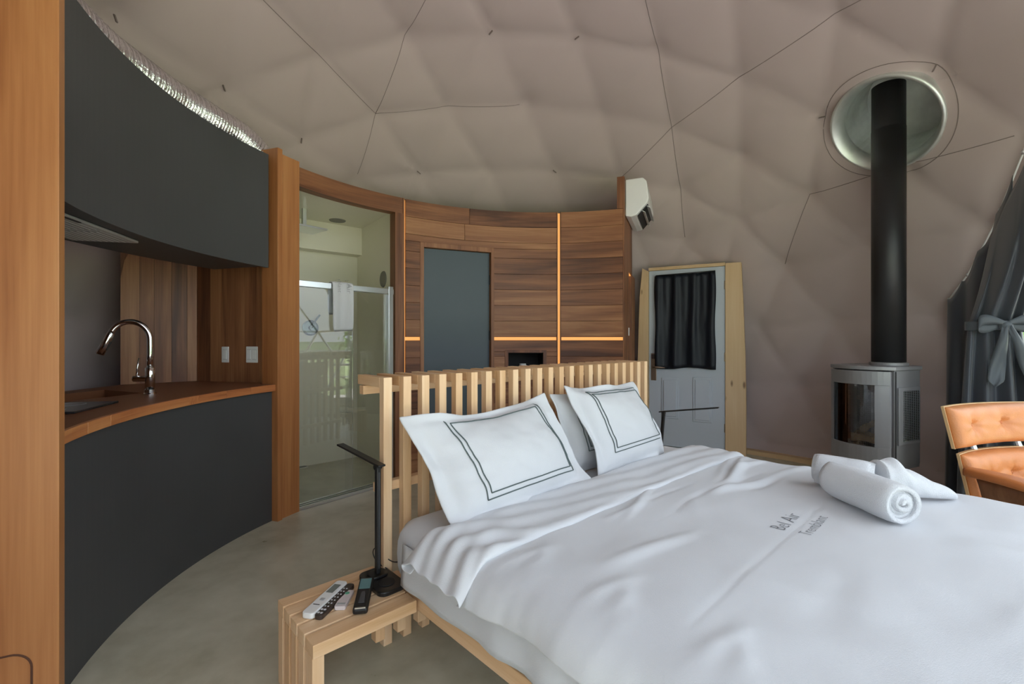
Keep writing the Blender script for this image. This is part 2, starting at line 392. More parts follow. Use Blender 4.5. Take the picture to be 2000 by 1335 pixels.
# ------------------------------------------------------------------ window
win = thing('window_1', sph(WMID, -8), 'wide clear film window of the dome with a pale edge trim', kind='structure')
wm = MB(); key = {}
for f in wk:
    q = []
    for p in f:
        k = tuple(round(c, 4) for c in p)
        if k not in key: key[k] = len(wm.v); wm.v.append(DC+(p-DC).normalized()*(DR+.005))
        q.append(key[k])
    wm.f.append(q)
wm.build('pane', pvc, win, smooth=True, fixn=False)
wt = MB()
for a, b in wedge:
    mid = (a+b)/2
    if mid.z < .05 or (mid-PC).length < .5: continue
    d = (mid-DC).normalized(); t = (b-a); sd = t.cross(d).normalized() if t.length > 1e-6 else d.orthogonal()
    wt.box((0, 0, 0), (1, 0, 0), (0, 1, 0), (0, 0, 1), (0, 0), (0, 0), (0, 0)); base = len(wt.v)-8
    for i in range(8):
        e_ = a if i < 4 else b; wt.v[base+i] = e_+sd*(.018 if i & 1 else -.018)+d*(.012 if i & 2 else -.02)
wt.build('window_frame', white_pl, win)
# struts of the dome frame crossing the window
st_done = set()
for t in tris:
    for a, b in itertools.combinations(t, 2):
        if (a, b) in st_done: continue
        st_done.add((a, b)); st_done.add((b, a)); P0, P1 = DC+hubs[a]*(DR+.06), DC+hubs[b]*(DR+.06); mid = (P0+P1)/2
        # a coarse frame of long struts only
        if all((mid-q).dot(n) > -.02 for q, n in pl) and all((P0-q).dot(n) > -.35 and (P1-q).dot(n) > -.35 for q, n in pl):
            an = math.degrees(math.atan2(mid.y-DC.y, mid.x-DC.x))
            if noise.noise((hubs[a].x*2+hubs[b].x*2, hubs[a].z*3, 1.7)) > .12: MB().tube([P0, P1], .02, 8).build('strut', alu, win)
# wooden base ring
bt = MB(); rows = []
for i in range(97):
    a = 2*math.pi*i/96; c_, s_ = math.cos(a), math.sin(a)
    rows.append([(DC.x+r*c_, DC.y+r*s_, z) for r, z in ((3.27, 0), (3.36, 0), (3.36, .045), (3.27, .045))])
bt.quad_grid(rows, True); bt.build('trim_1', pine, kind='structure', label='pale timber base ring along the foot of the dome', gfun=lambda p: (math.atan2(p.y-DC.y, p.x-DC.x)*3.3, p.z, 0))

# ================================================================== INNER CURVED WALL (walnut)
X = {k: px_az(k) for k in (578, 770, 785, 788, 791, 820, 828, 957, 964, 988, 993, 1060, 1067, 1088, 1095, 1217)}
WH = 2.44
sub = MB()
for a0, a1, z0, z1 in ((X[785], X[820], 0, WH), (X[820], X[964], 2.08, WH), (X[964], X[988], 0, WH), (X[988], X[1067], 1.095, WH), (X[988], X[1067], 0, .875), (X[1067], X[1217], 0, WH)):
    sub.arc(a0, a1, CR+.012, CR+.09, z0, z1-.002)
wallb = sub.build('wall_back', walnut, kind='structure', label='curved walnut plank wall with glowing light lines', gfun=gARC)
zs_up = [1.238+.1502*i for i in range(9)]; zs_dn = [1.202-.1502*i for i in range(9)]
def plank(a0, a1, z0, z1):
    g_ = .0012/CR*57.3
    MB().arc(a0-g_, a1+g_, CR-.012, CR+.012, z0+.0012, z1-.0012).build('plank', walnut, wallb, bevel=.001, seg=1, gfun=gARC)
def course(a0, a1, z0, z1, split=True):
    if split and a0-a1 > 12 and random.random() < .7:
        m_ = a1+(a0-a1)*random.uniform(.3, .7); plank(a0, m_, z0, z1); plank(m_, a1, z0, z1)
    else: plank(a0, a1, z0, z1)
for i in range(8):
    z0, z1 = zs_up[i], zs_up[i+1]
    course(X[1095], X[1217], z0, z1, False)
    if z0 > 2.08: course(X[791], X[1088], z0, z1)
    elif z1 > 2.08:
        plank(X[791], X[820], z0, 2.08); plank(X[791], X[1088], 2.08, z1); plank(X[964], X[1088], z0, 2.08)
    else: plank(X[791], X[820], z0, z1); course(X[964], X[1088], z0, z1, False)
for i in range(8):
    z1, z0 = zs_dn[i], max(0.002, zs_dn[i+1]); 
    plank(X[1095], X[1217], z0, z1); plank(X[791], X[820], z0, z1)
    if i == 0: plank(X[964], X[1088], 1.095, z1); plank(X[964], X[988], z0, 1.095); plank(X[1067], X[1088], z0, 1.095)
    elif z0 < 1.095 and z1 > .875: plank(X[964], X[988], z0, z1); plank(X[1067], X[1088], z0, z1); 
    else: plank(X[964], X[1088], z0, z1)
for k, (a0, a1) in enumerate(((X[785], X[788]), (X[1088]+.02, X[1088]-.18), (X[1095]+.18, X[1095]-.02))):
    MB().arc(a0, a1, CR-.02, CR+.012, 0, WH).build('edge_batten', walnut, wallb)
# light lines
def strip(a0, a1, z0, z1, label):
    MB().arc(a0, a1, CR+.0005, CR+.0095, z0, z1).build('light_strip', led, label=label, cat='light strip', group='glowing lines in the walnut wall')
strip(X[788], X[791], .02, 2.43, 'tall vertical orange light line beside the shower jamb')
strip(X[791], X[820], 1.205, 1.235, 'short horizontal orange light line between shower jamb and slate door')
strip(X[964], X[1088]+.2, 1.205, 1.235, 'horizontal orange light line right of the slate door, above the niche')
strip(X[1088]-.2, X[1095]+.2, .02, 2.43, 'tall vertical orange light line between the two walnut wall sections')
strip(X[1095]-.2, X[1217], 1.205, 1.235, 'horizontal orange light line near the air conditioner end of wall')
# slate flush door
d0, d1 = cyl(X[828], CR+.02, 0), cyl(X[957], CR+.02, 0); dx = (d1-d0); dw = dx.length; dx.normalize(); dn = Vector((-dx.y, dx.x, 0))
if dn.dot(d0) < 0: dn = -dn
door1 = MB().box(d0, dx, dn, ZV, (.002, dw-.002), (0, .04), (.01, 2.035)).build('door_1', slate, kind='structure', bevel=.002, label='flush slate grey door in the curved walnut wall')
f0, f1 = cyl(X[820], CR, 0), cyl(X[964], CR, 0); fw = (f1-f0).dot(dx); off = (d0-f0).dot(dx)
for x0, x1, z0, z1 in ((-off, -.001, 0, 2.08), (dw+.001, fw-off, 0, 2.08), (-.001, dw+.001, 2.038, 2.08)):
    MB().box(d0, dx, dn, ZV, (x0, x1), (-.042, .05), (z0, z1)).build('door_frame', walnut, door1, bevel=.0015)
for z in (.3, 1.25, 1.78): MB().box(d0, dx, dn, ZV, (dw-.006, dw+.006), (-.012, .006), (z-.045, z+.045)).build('hinge', black, door1)
# niche
n0, n1 = cyl(X[993], CR, 0), cyl(X[1060], CR, 0); nx_ = (n1-n0); nw = nx_.length; nx_.normalize(); nn = Vector((-nx_.y, nx_.x, 0))
if nn.dot(n0) < 0: nn = -nn
nb_ = MB(); 
for x, y, z in (((-.01, 0), (0, .3), (.89, 1.08)), ((nw, nw+.01), (0, .3), (.89, 1.08)), ((0, nw), (.3, .31), (.89, 1.08)), ((-.01, nw+.01), (0, .3), (1.08, 1.09)), ((-.01, nw+.01), (0, .3), (.88, .89))): nb_.box(n0, nx_, nn, ZV, x, y, z)
niche = nb_.build('niche_box', blackm, label='black lined rectangular niche in the walnut wall behind the headboard', cat='niche')
for x, z in (((-.035, -.002), (.862, 1.11)), ((nw+.002, nw+.035), (.862, 1.11)), ((-.002, nw+.002), (1.085, 1.11)), ((-.002, nw+.002), (.862, .885))):
    MB().box(n0, nx_, nn, ZV, x, (-.02, .012), z).build('niche_frame', walnut, niche, bevel=.001)
cup = MB(); cc_ = n0+nx_*.15+nn*.1; cup.lathe([(.026, .89), (.03, .90), (.032, .975), (.029, .975), (.027, .9)], (cc_.x, cc_.y, 0), n=20)
cupo = cup.build('cup', white_pl, smooth=True, label='small white cup standing in the black niche', cat='cup')
MB().tube([cc_+nx_*(.03+.022*math.sin(t*math.pi))+ZV*(.905+.055*t) for t in [i/10 for i in range(11)]], .004, 6).build('handle', white_pl, cupo, smooth=True)
# return wall at the right end, taller than the curved wall
ra = X[1217]; rd = Vector((math.cos(R_(ra)), math.sin(R_(ra)), 0)); rn = Vector((rd.y, -rd.x, 0)); r0 = cyl(ra, 0, 0)
ret = MB()
for r, n_, z in (((CR-.012, CR+.012), (-.0, .012), (0, WH)), ((CR-.012, CR+.05), (-.055, .012), (WH+.001, 2.74)), ((CR+.012, CR+.10), (.001, .012), (0, WH)), ((CR+.10, 2.70), (-.05, .01), (1.9, 2.74)), ((CR+.10, CR+.37), (-.05, .01), (0, 1.9)), ((CR+.62, CR+.95), (-.05, .01), (0, 1.9))): ret.box(r0, rd, rn, ZV, r, n_, z)
wall_end = ret.build('wall_end', walnut, kind='structure', label='walnut return panel carrying the air conditioner')
bkr = MB(); bkr.box(r0, rd, rn, ZV, (CR+.05, CR+.95), (-.22, -.2), (0, 2.3)); bkr.build('recess_panel', walnut, wall_end)
MB().box(r0, rd, rn, ZV, (CR+.375, CR+.615), (-.045, .0), (1.885, 1.897)).build('light_strip', led, label='warm light under the lintel of the walnut passage by entrance door', cat='light strip')
MB().box(r0, rd, rn, ZV, (CR+.325, CR+.36), (.0105, .017), (1.25, 1.33)).build('switch_plate', white_pl, bevel=.002, label='slim white switch plate on the walnut return panel', cat='switch')
# air conditioner
ac = thing('air_conditioner', r0+rd*(CR+.42)+rn*.0125+ZV*2.37, 'white wall mounted air conditioner at end of the walnut wall', 'air conditioner')
prof = [(.0, 2.73), (.16, 2.735), (.195, 2.70), (.215, 2.54), (.205, 2.50), (.10, 2.385), (.05, 2.375), (.0, 2.385)]
def acp(r, p): return r0+rd*r+rn*(.0125+p[0])+ZV*p[1]
A0, A1 = CR+.06, CR+.72
MB().slab([acp(A0, p) for p in prof], rd*(A1-A0)).build('body', white_pl, ac, bevel=.012, seg=3)
lm = MB(); lm.slab([acp(A0+.05, p) for p in ((.201, 2.495), (.206, 2.489), (.112, 2.382), (.107, 2.390))], rd*(A1-A0-.10)); lm.build('air_outlet', blackm, ac)
for k in range(2):
    c = (.195-.045*k, 2.478-.04*k); MB().slab([acp(A0+.05, p) for p in ((c[0], c[1]), (c[0]+.03, c[1]-.018), (c[0]+.028, c[1]-.022), (c[0]-.002, c[1]-.004))], rd*(A1-A0-.10)).build('louvre', white_pl, ac)
for k in range(12): MB().slab([acp(A0+.07+k*.045, p) for p in ((.2, 2.493), (.207, 2.487), (.115, 2.404), (.11, 2.41))], rd*.004).build('vane', plain('grey_vane', (.4, .4, .4), .5) if k == 0 else MATS['grey_vane'], ac)
MB().lathe([(.012, 0), (.012, .003)], acp(A0-.003, (.03, 2.47)), rd, 16).build('cap_screw', white_pl, ac)

# ================================================================== SHOWER
SA0, SA1 = X[578], X[770]
g0, g1 = cyl(SA0, CR, 0), Vector((-1.0, 3.925, 0)); gx = g1-g0; gw = gx.length; gx.normalize(); gn = Vector((-gx.y, gx.x, 0))
if gn.dot(g0) < 0: gn = -gn
SC = Vector((-1.60, 4.76, 0)); SL = Vector((-2.42, 4.02, 0)); gl = cyl(SA0+.6, CR+.05, 0); gr = cyl(SA1-.3, CR+.03, 0); SZ = 2.33
def wallseg(name, a, b, z0, z1, mat, th, lab):
    d = (b-a).normalized(); n = Vector((-d.y, d.x, 0)); 
    return MB().box(a, d, n, ZV, (0, (b-a).length), (0, th), (z0, z1)).build(name, mat, kind='structure', label=lab)
wallseg('wall_shower_right', gr, SC, 0, SZ, beige, -.03, 'smooth beige right wall of the shower')
wallseg('wall_shower_back', SC, SL, 0, SZ, beige, -.03, 'smooth beige back wall of the shower')
wallseg('wall_shower_left', SL, gl, 0, SZ, beige, -.03, 'smooth beige left wall of the shower')
sd = (SL-SC).normalized(); sn = Vector((-sd.y, sd.x, 0)); sn = -sn if (gr-SC).dot(sn) < 0 else sn
MB().box(SC, sd, sn, ZV, (.002, 1.08), (.001, .14), (2.06, SZ)).build('wall_soffit', beige, kind='structure', label='beige soffit box across the top of the shower back wall')
MB().prism([(p.x, p.y) for p in (gr, SC, SL, gl)], SZ, SZ+.03).build('ceiling_shower', beige, kind='structure', label='flat beige ceiling of the shower')
# ceiling and wall fittings
p = on_plane(659, 430, (0, 0, SZ), ZV); hexm = plain('grey_grille', (.22, .21, .18), .6)
sp = MB(); sp.lathe([(.075, 0), (.07, -.008)], p, ZV, 28); sp.build('ceiling_grille', hexm, label='round grey grille in the beige shower ceiling', cat='vent')
d_ = (SC-gr).normalized(); n_ = Vector((-d_.y, d_.x, 0)); p = on_plane(749, 545, gr, n_); n_ = -n_ if n_.dot(p-camo.location) > 0 else n_
MB().lathe([(.075, .001), (.07, .009)], p, n_, 28).build('wall_grille', hexm, label='round grey speaker grille on the right shower wall', cat='speaker')
p = on_plane(597, 449, (0, 0, 2.15), ZV)
rh = thing('rain_shower_head', p, 'square metal rain shower head below the beige shower ceiling', 'shower head')
MB().box(p, gx, gn, ZV, (-.17, .13), (-.13, .13), (0, .016)).build('plate', alu, rh, bevel=.003)
MB().box(p, gx, gn, ZV, (-.03, .0), (-.015, .015), (.016, SZ-2.15)).build('stem', alu, rh)
p = on_z(590, 912, .0)
dr = MB().lathe([(.055, .001), (.052, .005)], p, ZV, 28).build('floor_drain', steel, label='round metal drain in the concrete shower floor', cat='drain')
for k in range(5): MB().box(p, gx, gn, ZV, (-.04+.016*k, -.033+.016*k), (-.03, .03), (.0045, .006)).build('drain_slot', black, dr)
# shower valve on the back wall
p = on_plane(606, 640, SC, sn); vn = -sn if sn.dot(p) > 0 else sn
vl = thing('shower_valve', p, 'round dark shower valve plate with curved lever behind the glass', 'shower valve')
vm = plain('dark_chrome', (.20, .24, .24), .3, .8)
MB().lathe([(.075, .0), (.075, .008), (.06, .012)], p, sn, 32).build('plate', vm, vl, smooth=False)
MB().lathe([(.022, .01), (.02, .05)], p, sn, 20).build('hub', vm, vl)
MB().tube(bez(p+sn*.045, p+sn*.05+ZV*.06-sd*.02, p+sn*.06+ZV*.10-sd*.05, p+sn*.06+ZV*.125-sd*.07, 10), .009, 8).build('lever', vm, vl, smooth=True)
# header and jambs
hd = MB().arc(SA0-.1, X[785], CR-.015, CR+.07, 2.305, WH).build('trim_2', walnut, kind='structure', label='curved walnut header beam above the shower opening', gfun=gARC)
MB().arc(X[770], X[785], CR-.02, CR+.08, 0, 2.304).build('trim_3', walnut, kind='structure', label='narrow walnut jamb between shower and light line')
# sliding glass shower screen
sh = thing('shower_door', g0+gx*gw/2, 'frameless looking sliding glass shower door with aluminium frame', 'shower door')
MB().box(g0, gx, gn, ZV, (.012, gw*.54), (.012, .018), (.04, 1.60)).build('glass_panel', clear, sh)
MB().box(g0, gx, gn, ZV, (gw*.48, gw-.06), (.034, .040), (.04, 1.60)).build('glass_panel', clear, sh)
MB().box(g0, gx, gn, ZV, (.012, gw-.006), (.002, .05), (1.595, 1.64)).build('top_rail', alu, sh, bevel=.003)
MB().box(g0, gx, gn, ZV, (0, .012), (.0, .05), (.0, 1.64)).build('side_profile', alu, sh)
MB().box(g0, gx, gn, ZV, (gw-.058, gw-.012), (.0, .05), (.03, 1.66)).build('side_profile', alu, sh, bevel=.003)
for y in ((-.03, -.014), (.0, .02), (.034, .06)): MB().box(g0, gx, gn, ZV, (.0, gw-.0), y, (.001, .024)).build('floor_track', alu, sh)
MB().box(g0, gx, gn, ZV, (.0, gw), (-.03, .06), (.0005, .008)).build('track_base', alu, sh)
# towel over the rail
pt = on_plane(669, 560, g0+gn*.0, gn); tx = (pt-g0).dot(gx); tw = .088
path = [(-.012, 1.27), (-.014, 1.45), (-.012, 1.62), (-.004, 1.650), (.026, 1.653), (.056, 1.648), (.064, 1.6), (.062, 1.40)]
rows = []
for j in range(13):
    s_ = -tw+2*tw*j/12; rows.append([g0+gx*(tx+s_+.006*(1.6-z)*math.sin(j))+gn*(y+(-.004*math.sin(j*1.1) if y < 0 else 0))+ZV*(z+(.008*(j/12-.5) if z < 1.5 else 0)) for y, z in path])
tm = MB(); tm.quad_grid(rows); towelh = tm.build('hanging_towel', terry, smooth=True, solid=.012, subd=1, label='white hand towel with grey lettering hung over shower rail', cat='towel')
def text_mesh(body, size):
    cu = bpy.data.curves.new('t', 'FONT'); cu.body = body; cu.size = size; cu.resolution_u = 2; cu.offset = -size*.018
    o = bpy.data.objects.new('t', cu); COL.objects.link(o); dg = bpy.context.evaluated_depsgraph_get()
    me = bpy.data.meshes.new_from_object(o.evaluated_get(dg)); bpy.data.objects.remove(o); return me
def put_text(body, size, fn, name, parent, mat=print_ink):
    me = text_mesh(body, size); mb = MB(); mb.v = [fn(v_.co.x, v_.co.y) for v_ in me.vertices]; mb.f = [list(p.vertices) for p in me.polygons]
    return mb.build(name, mat, parent, fixn=False, kind='stuff')
plain('grey_print_light', (.30, .30, .33), .8)
def wrap(x, y, x0, off):
    q = x-x0
    if q > 0: return g0+gx*(tx+off+y)+gn*(-.0255)+ZV*(1.640-q)
    return g0+gx*(tx+off+y)+gn*(-.0255+min(.004, -q)+max(0, -q-.03))+ZV*(1.640+min(.03, -q))
put_text('Bel Air', .062, lambda x, y: wrap(x, y, .103, .022), 'lettering', towelh, MATS['grey_print_light'])
put_text('Tremblant', .046, lambda x, y: wrap(x, y, .125, -.052), 'lettering', towelh, MATS['grey_print_light'])

# ================================================================== KITCHEN
KA0, KA1 = 206.6, px_az(532)
# end panel on the left
def radial_panel(name, az, r_in, r_out, z1, th, mat, lab, kind='structure', clip=True):
    d = Vector((math.cos(R_(az)), math.sin(R_(az)), 0)); n = Vector((-d.y, d.x, 0)); c = cyl(az, 0, 0)
    pts = [(r_in, 0.0)]
    for k in range(15):
        z = z1*k/14; q = c-DC; q.z = z-DC.z; bq = q.dot(d); disc = bq*bq-(q.length_squared-(DR-.06)**2)
        pts.append((min(r_out, -bq+math.sqrt(disc)), z))
    pts.append((r_in, z1))
    return MB().slab([c+d*r+ZV*z for r, z in pts], n*th).build(name, mat, kind=kind, label=lab, bevel=.002, gfun=lambda p: (p.z, p.x*.7+p.y*.7, p.x*.2))
wk_end = radial_panel('wall_kitchen_end', KA0+.3, CR-.035, 3.3, 2.95, .045, walnut_lit, 'tall walnut end panel of the kitchen, coloured as brightly lit')
e_d = Vector((math.cos(R_(KA0+.3)), math.sin(R_(KA0+.3)), 0)); e_n = Vector((-e_d.y, e_d.x, 0)); e_c = cyl(KA0+.3, 0, 0)+e_n*.045
hp = on_plane(30, 1300, e_c, e_n); hr = (hp-e_c).dot(e_d); hz = hp.z
# rounded access hatch outline let into the panel
hq = on_plane(62, 1275, e_c, e_n); x1_ = (hq-e_c).dot(e_d); z1_ = hq.z+.008
ring = []
for k in range(9):
    t = math.pi/2*k/8; ring.append((x1_+.05-.05*math.sin(t), z1_-.05+.05*math.cos(t)))
path = [(x1_+.5, z1_)]+ring+[(x1_, .03)]
MB().tube([e_c+e_d*r+ZV*z+e_n*.0008 for r, z in path], .0032, 6).build('hatch_groove', plain('dark_groove', (.10, .04, .02), .8), wk_end)
# right hand partition and back panel in vertical boards
kp0 = cyl(KA1, CR+.01, 0); pR0 = Vector((-1.68, 3.165, 0)); pR1 = Vector((-2.28, 3.335, 0)); pR2 = Vector((-2.60, 3.06, 0))
ksub = MB(); 
for a, b in ((pR0, pR1), (pR1, pR2)):
    d = (b-a).normalized(); n = Vector((-d.y, d.x, 0)); n = n if n.y > 0 else -n
    ksub.box(a, d, n, ZV, (0, (b-a).length), (.022, .04), (.0, 2.3 if a is pR0 else 1.95))
wk_b = ksub.build('wall_kitchen', walnut, kind='structure', label='walnut backsplash of vertical boards behind the counter')
for a, b, wd in ((pR0, pR1, [.09, .10, .085, .11, .10, .12]), (pR1, pR2, [.06, .09, .10, .08, .1])):
    d = (b-a).normalized(); n = Vector((-d.y, d.x, 0)); n = n if n.y > 0 else -n; T_ = (b-a).length; s_ = T_/sum(wd); x = 0
    for i, q in enumerate(wd):
        q *= s_; zt = 2.25 if a is pR0 else 1.80
        if a is pR1 and i == len(wd)-1:
            MB().slab([a+d*x+n*0+ZV*.915, a+d*(x+q)+ZV*.915, a+d*(x+q)+ZV*1.62, a+d*(x+q*.8)+ZV*1.74, a+d*(x+q*.45)+ZV*1.82, a+d*x+ZV*1.86], n*.022).build('board', walnut, wk_b)
        else: MB().box(a, d, n, ZV, (x+.0008, x+q-.0008), (0, .022), (.915, zt)).build('board', walnut, wk_b)
        x += q
bd = (pR1-pR0).normalized(); bn = Vector((-bd.y, bd.x, 0)); bn = -bn if bn.y > 0 else bn
def plate(x, y, wd, lab, nrock):
    p = on_plane(x, y, pR0, bn); o = thing('switch_plate', p-ZV*.056+bn*.003, lab, 'switch')
    MB().box(p, bd, bn, ZV, (-wd/2, wd/2), (0, .007), (-.056, .056)).build('cover', white_pl, o, bevel=.003)
    for k in range(nrock):
        c = (k-(nrock-1)/2)*.046; MB().box(p, bd, bn, ZV, (c-.016, c+.016), (.006, .011), (-.033, .033)).build('rocker', white_pl, o, bevel=.002)
        MB().box(p, bd, bn, ZV, (c-.0175, c+.0175), (.0062, .0075), (-.035, .035)).build('rocker_gap', MATS['grey_vane'], o)
plate(441, 692, .062, 'narrow single white switch plate on the walnut backsplash', 1)
plate(493, 692, .098, 'wide double white switch plate on the walnut backsplash', 2)
# post between kitchen and shower
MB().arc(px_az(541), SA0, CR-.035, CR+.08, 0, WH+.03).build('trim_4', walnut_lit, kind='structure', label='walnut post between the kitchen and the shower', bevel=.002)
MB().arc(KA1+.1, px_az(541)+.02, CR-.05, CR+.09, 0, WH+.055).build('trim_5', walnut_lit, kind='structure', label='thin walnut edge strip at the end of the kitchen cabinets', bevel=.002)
# base cabinet
kc = thing('kitchen_base_cabinet', cyl(183, CR+.3, 0), 'long curved charcoal kitchen base cabinet without handles', 'cabinet')
MB().arc(KA0, KA1+.1, CR, CR+.022, .0, .868, 40).build('front_panel', charcoal, kc, smooth=False, bevel=.001)
MB().arc(KA0-.6, KA1+.6, CR+.024, CR+.05, .0, .868, 30).build('carcass', charcoal, kc)
MB().arc(KA0-.6, KA1+2.0, CR+.75, CR+.77, .0, .868, 20).build('back_panel', charcoal, kc)
# countertop with sink cut-out
arcp = [cyl(KA0-.05+(KA1-KA0+.1)*i/44, CR-.012, 0) for i in range(45)]
back = [Vector((pR0.x, pR0.y, 0)), Vector((pR1.x, pR1.y, 0)), Vector((pR2.x, pR2.y, 0)), cyl(172, 2.95, 0), cyl(182, 2.95, 0), cyl(194, 2.93, 0), cyl(KA0-.05, 2.85, 0)]
ct = MB().prism([(p.x, p.y) for p in arcp+back[0:]], .870, .914).build('countertop', walnut, label='thick walnut kitchen worktop following the curved cabinet', cat='worktop', gfun=lambda p: (p.y, p.x, p.z))
cut = MB(); sk = [Vector((-2.44, 2.76, 0)), Vector((-2.085, 2.60, 0)), Vector((-2.16, 2.24, 0)), Vector((-2.52, 2.30, 0))]
cut.prism([(p.x, p.y) for p in sk], .80, 1.0); cuto = cut.build('cut', walnut)
bo = ct.modifiers.new('cut', 'BOOLEAN'); bo.object = cuto; bo.operation = 'DIFFERENCE'; bo.solver = 'EXACT'
dg = bpy.context.evaluated_depsgraph_get(); me2 = bpy.data.meshes.new_from_object(ct.evaluated_get(dg)); ct.modifiers.clear(); ct.data = me2; bpy.data.objects.remove(cuto)
basin = MB()
for a, b in zip(sk, sk[1:]+sk[:1]): 
    d = (b-a).normalized(); n = Vector((-d.y, d.x, 0)); mid = (a+b)/2; n = n if (mid+n-Vector((-2.3, 2.47, 0))).length > (mid-Vector((-2.3, 2.47, 0))).length else -n
    basin.box(a, d, n, ZV, (-.02, (b-a).length+.02), (0.0, .02), (.74, .8695))
basin.prism([(p.x, p.y) for p in sk], .72, .74)
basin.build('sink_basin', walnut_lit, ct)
cuts = [KA0-.02, KA0-5.2, KA0-10.0, 172, 166.5, KA1+.02]
for a0, a1 in zip(cuts, cuts[1:]): MB().arc(a0-.02, a1+.02, CR-.03, CR-.012, .8705, .9145).build('edge_strip', walnut_edge, ct, bevel=.002, gfun=gARC)
# cooktop
c4 = [on_z(x, y, .918) for x, y in ((232, 784.5), (146, 806))]; e1 = (c4[0]-c4[1]); q = Vector((-e1.y, e1.x, 0)); q = q if q.x < 0 else -q
ckp = [c4[0], c4[1], c4[1]+q.normalized()*.30, c4[0]+q.normalized()*.30]
cooktop = MB().prism([(p.x, p.y) for p in ckp], .9145, .924).build('cooktop', plain('black_ceran', (.03, .03, .032), .12), bevel=.002, label='flat black glass cooktop set on the walnut worktop', cat='cooktop')
cmid = (ckp[0]+ckp[2])/2
for k, s_ in ((-1, .075), (1, .06)):
    pp = cmid+e1.normalized()*.085*k; MB().lathe([(s_, .0), (s_, .0006), (s_-.003, .0006), (s_-.003, 0)], Vector((pp.x, pp.y, .924)), ZV, 36, False).build('burner_ring', MATS['grey_vane'], cooktop)
# faucet
fp = on_z(293, 770, .914); fc = thing('kitchen_faucet', fp, 'tall chrome gooseneck kitchen faucet with side lever', 'faucet')
MB().lathe([(.030, .0), (.030, .006), (.0265, .01), (.0265, .028)], fp, ZV, 28).build('base_ring', chrome, fc, smooth=False)
MB().lathe([(.0225, .028), (.0225, .145), (.018, .150)], fp, ZV, 28).build('valve_body', chrome, fc, smooth=True)
sdir = Vector((-.86, -.5, 0)).normalized(); top = fp+ZV*.30; rad = .085
neck = [fp+ZV*.15, fp+ZV*.22, top]+[top+sdir*(rad-rad*math.cos(t))+ZV*rad*math.sin(t)*1.15 for t in [math.pi*k/18*.88 for k in range(1, 19)]]
MB().tube(neck, .0145, 16).build('gooseneck', chrome, fc, smooth=True)
t_ = (neck[-1]-neck[-2]).normalized(); MB().tube([neck[-1], neck[-1]+t_*.003, neck[-1]+t_*.045, neck[-1]+t_*.12, neck[-1]+t_*.121], [.0145, .0165, .0175, .0195, .016], 18).build('spray_head', chrome, fc, smooth=True)
MB().box(neck[-1]+t_*.05, t_, sdir, Vector(t_).cross(sdir), (0, .05), (-.0235, -.016), (-.006, .006)).build('spray_button', black, fc, bevel=.002)
ld = Vector((-.95, -.3, 0)).normalized(); MB().lathe([(.0165, .0), (.0165, .062), (.014, .068)], fp+ZV*.088+ld*.01, ld, 20).build('lever_hub', chrome, fc, smooth=False)
MB().tube([fp+ZV*.095+ld*.06, fp+ZV*.15+ld*.058, fp+ZV*.20+ld*.05], [.006, .0045, .004], 10).build('lever', chrome, fc, smooth=True)
# wall cabinet, hood, duct
UA1 = px_az(526)+.3
uc = thing('kitchen_wall_cabinet', cyl(183, CR+.25, 1.69), 'curved charcoal wall cabinet hung above the walnut worktop', 'cabinet')
MB().arc(KA0, UA1, CR-.005, CR+.016, 1.69, WH, 40).build('front_panel', charcoal, uc, bevel=.001)
MB().arc(KA0-.2, UA1+.2, CR+.017, CR+.46, 1.70, 1.72, 30).build('bottom_panel', charcoal, uc)
MB().arc(KA0-.2, UA1+.2, CR+.44, CR+.46, 1.722, WH-.02, 30).build('back_panel', charcoal, uc)
MB().arc(KA0-.2, UA1+.2, CR+.017, CR+.438, WH-.04, WH-.02, 30).build('top_panel', charcoal, uc)
hc = [on_z_ for on_z_ in (at(121, 418, 1.735), at(271, 474, 2.256), at(156, 470.5, 2.215))]
for p in hc: p.z = 1.698
he = (hc[1]-hc[0]); hl = he.length; he.normalize(); hn = Vector((-he.y, he.x, 0)); hn = hn if hn.x < 0 else -hn
hood = thing('range_hood', Vector((hc[0].x, hc[0].y, 1.68)), 'flat grey metal range hood insert under the charcoal wall cabinet', 'range hood')
hm = plain('hood_grey', (.72, .72, .73), .4, .6)
MB().box(hc[0], he, hn, ZV, (-.02, hl), (0, .27), (-.012, 0)).build('panel', hm, hood, bevel=.003)
for a, b in ((.02, hl*.46), (hl*.5, hl-.03)):
    fm = MB().box(hc[0], he, hn, ZV, (a, b), (.02, .25), (-.016, -.0125)).build('grease_filter', plain('filter_mesh', (.6, .6, .61), .5, .7, bump=.9, bscale=300) if 'filter_mesh' not in MATS else MATS['filter_mesh'], hood, bevel=.001)
    for k in range(9): MB().box(hc[0], he, hn, ZV, (a+.01, b-.01), (.036+.024*k, .040+.024*k), (-.018, -.016)).build('filter_rib', hm, fm)
MB().box(hc[0], he, hn, ZV, (.02, .12), (.005, .018), (-.015, -.012)).build('control_strip', black, hood)
dpath = []; drad = []
for i in range(281):
    t = i/280; az = 203-(203-159.5)*t; r = 2.20+.03*math.sin(t*3.1); dpath.append(cyl(az, r, 2.552-.018*math.cos(t*5)-(.08*max(0, (t-.86)/.14)**2))); drad.append(.092+.006*math.sin(i*math.pi*2/3.5)+.002*math.sin(i*1.7))
MB().tube(dpath, drad, 18).build('air_duct', foil, smooth=True, label='crinkled silver foil duct lying on top of the charcoal wall cabinet', cat='duct')

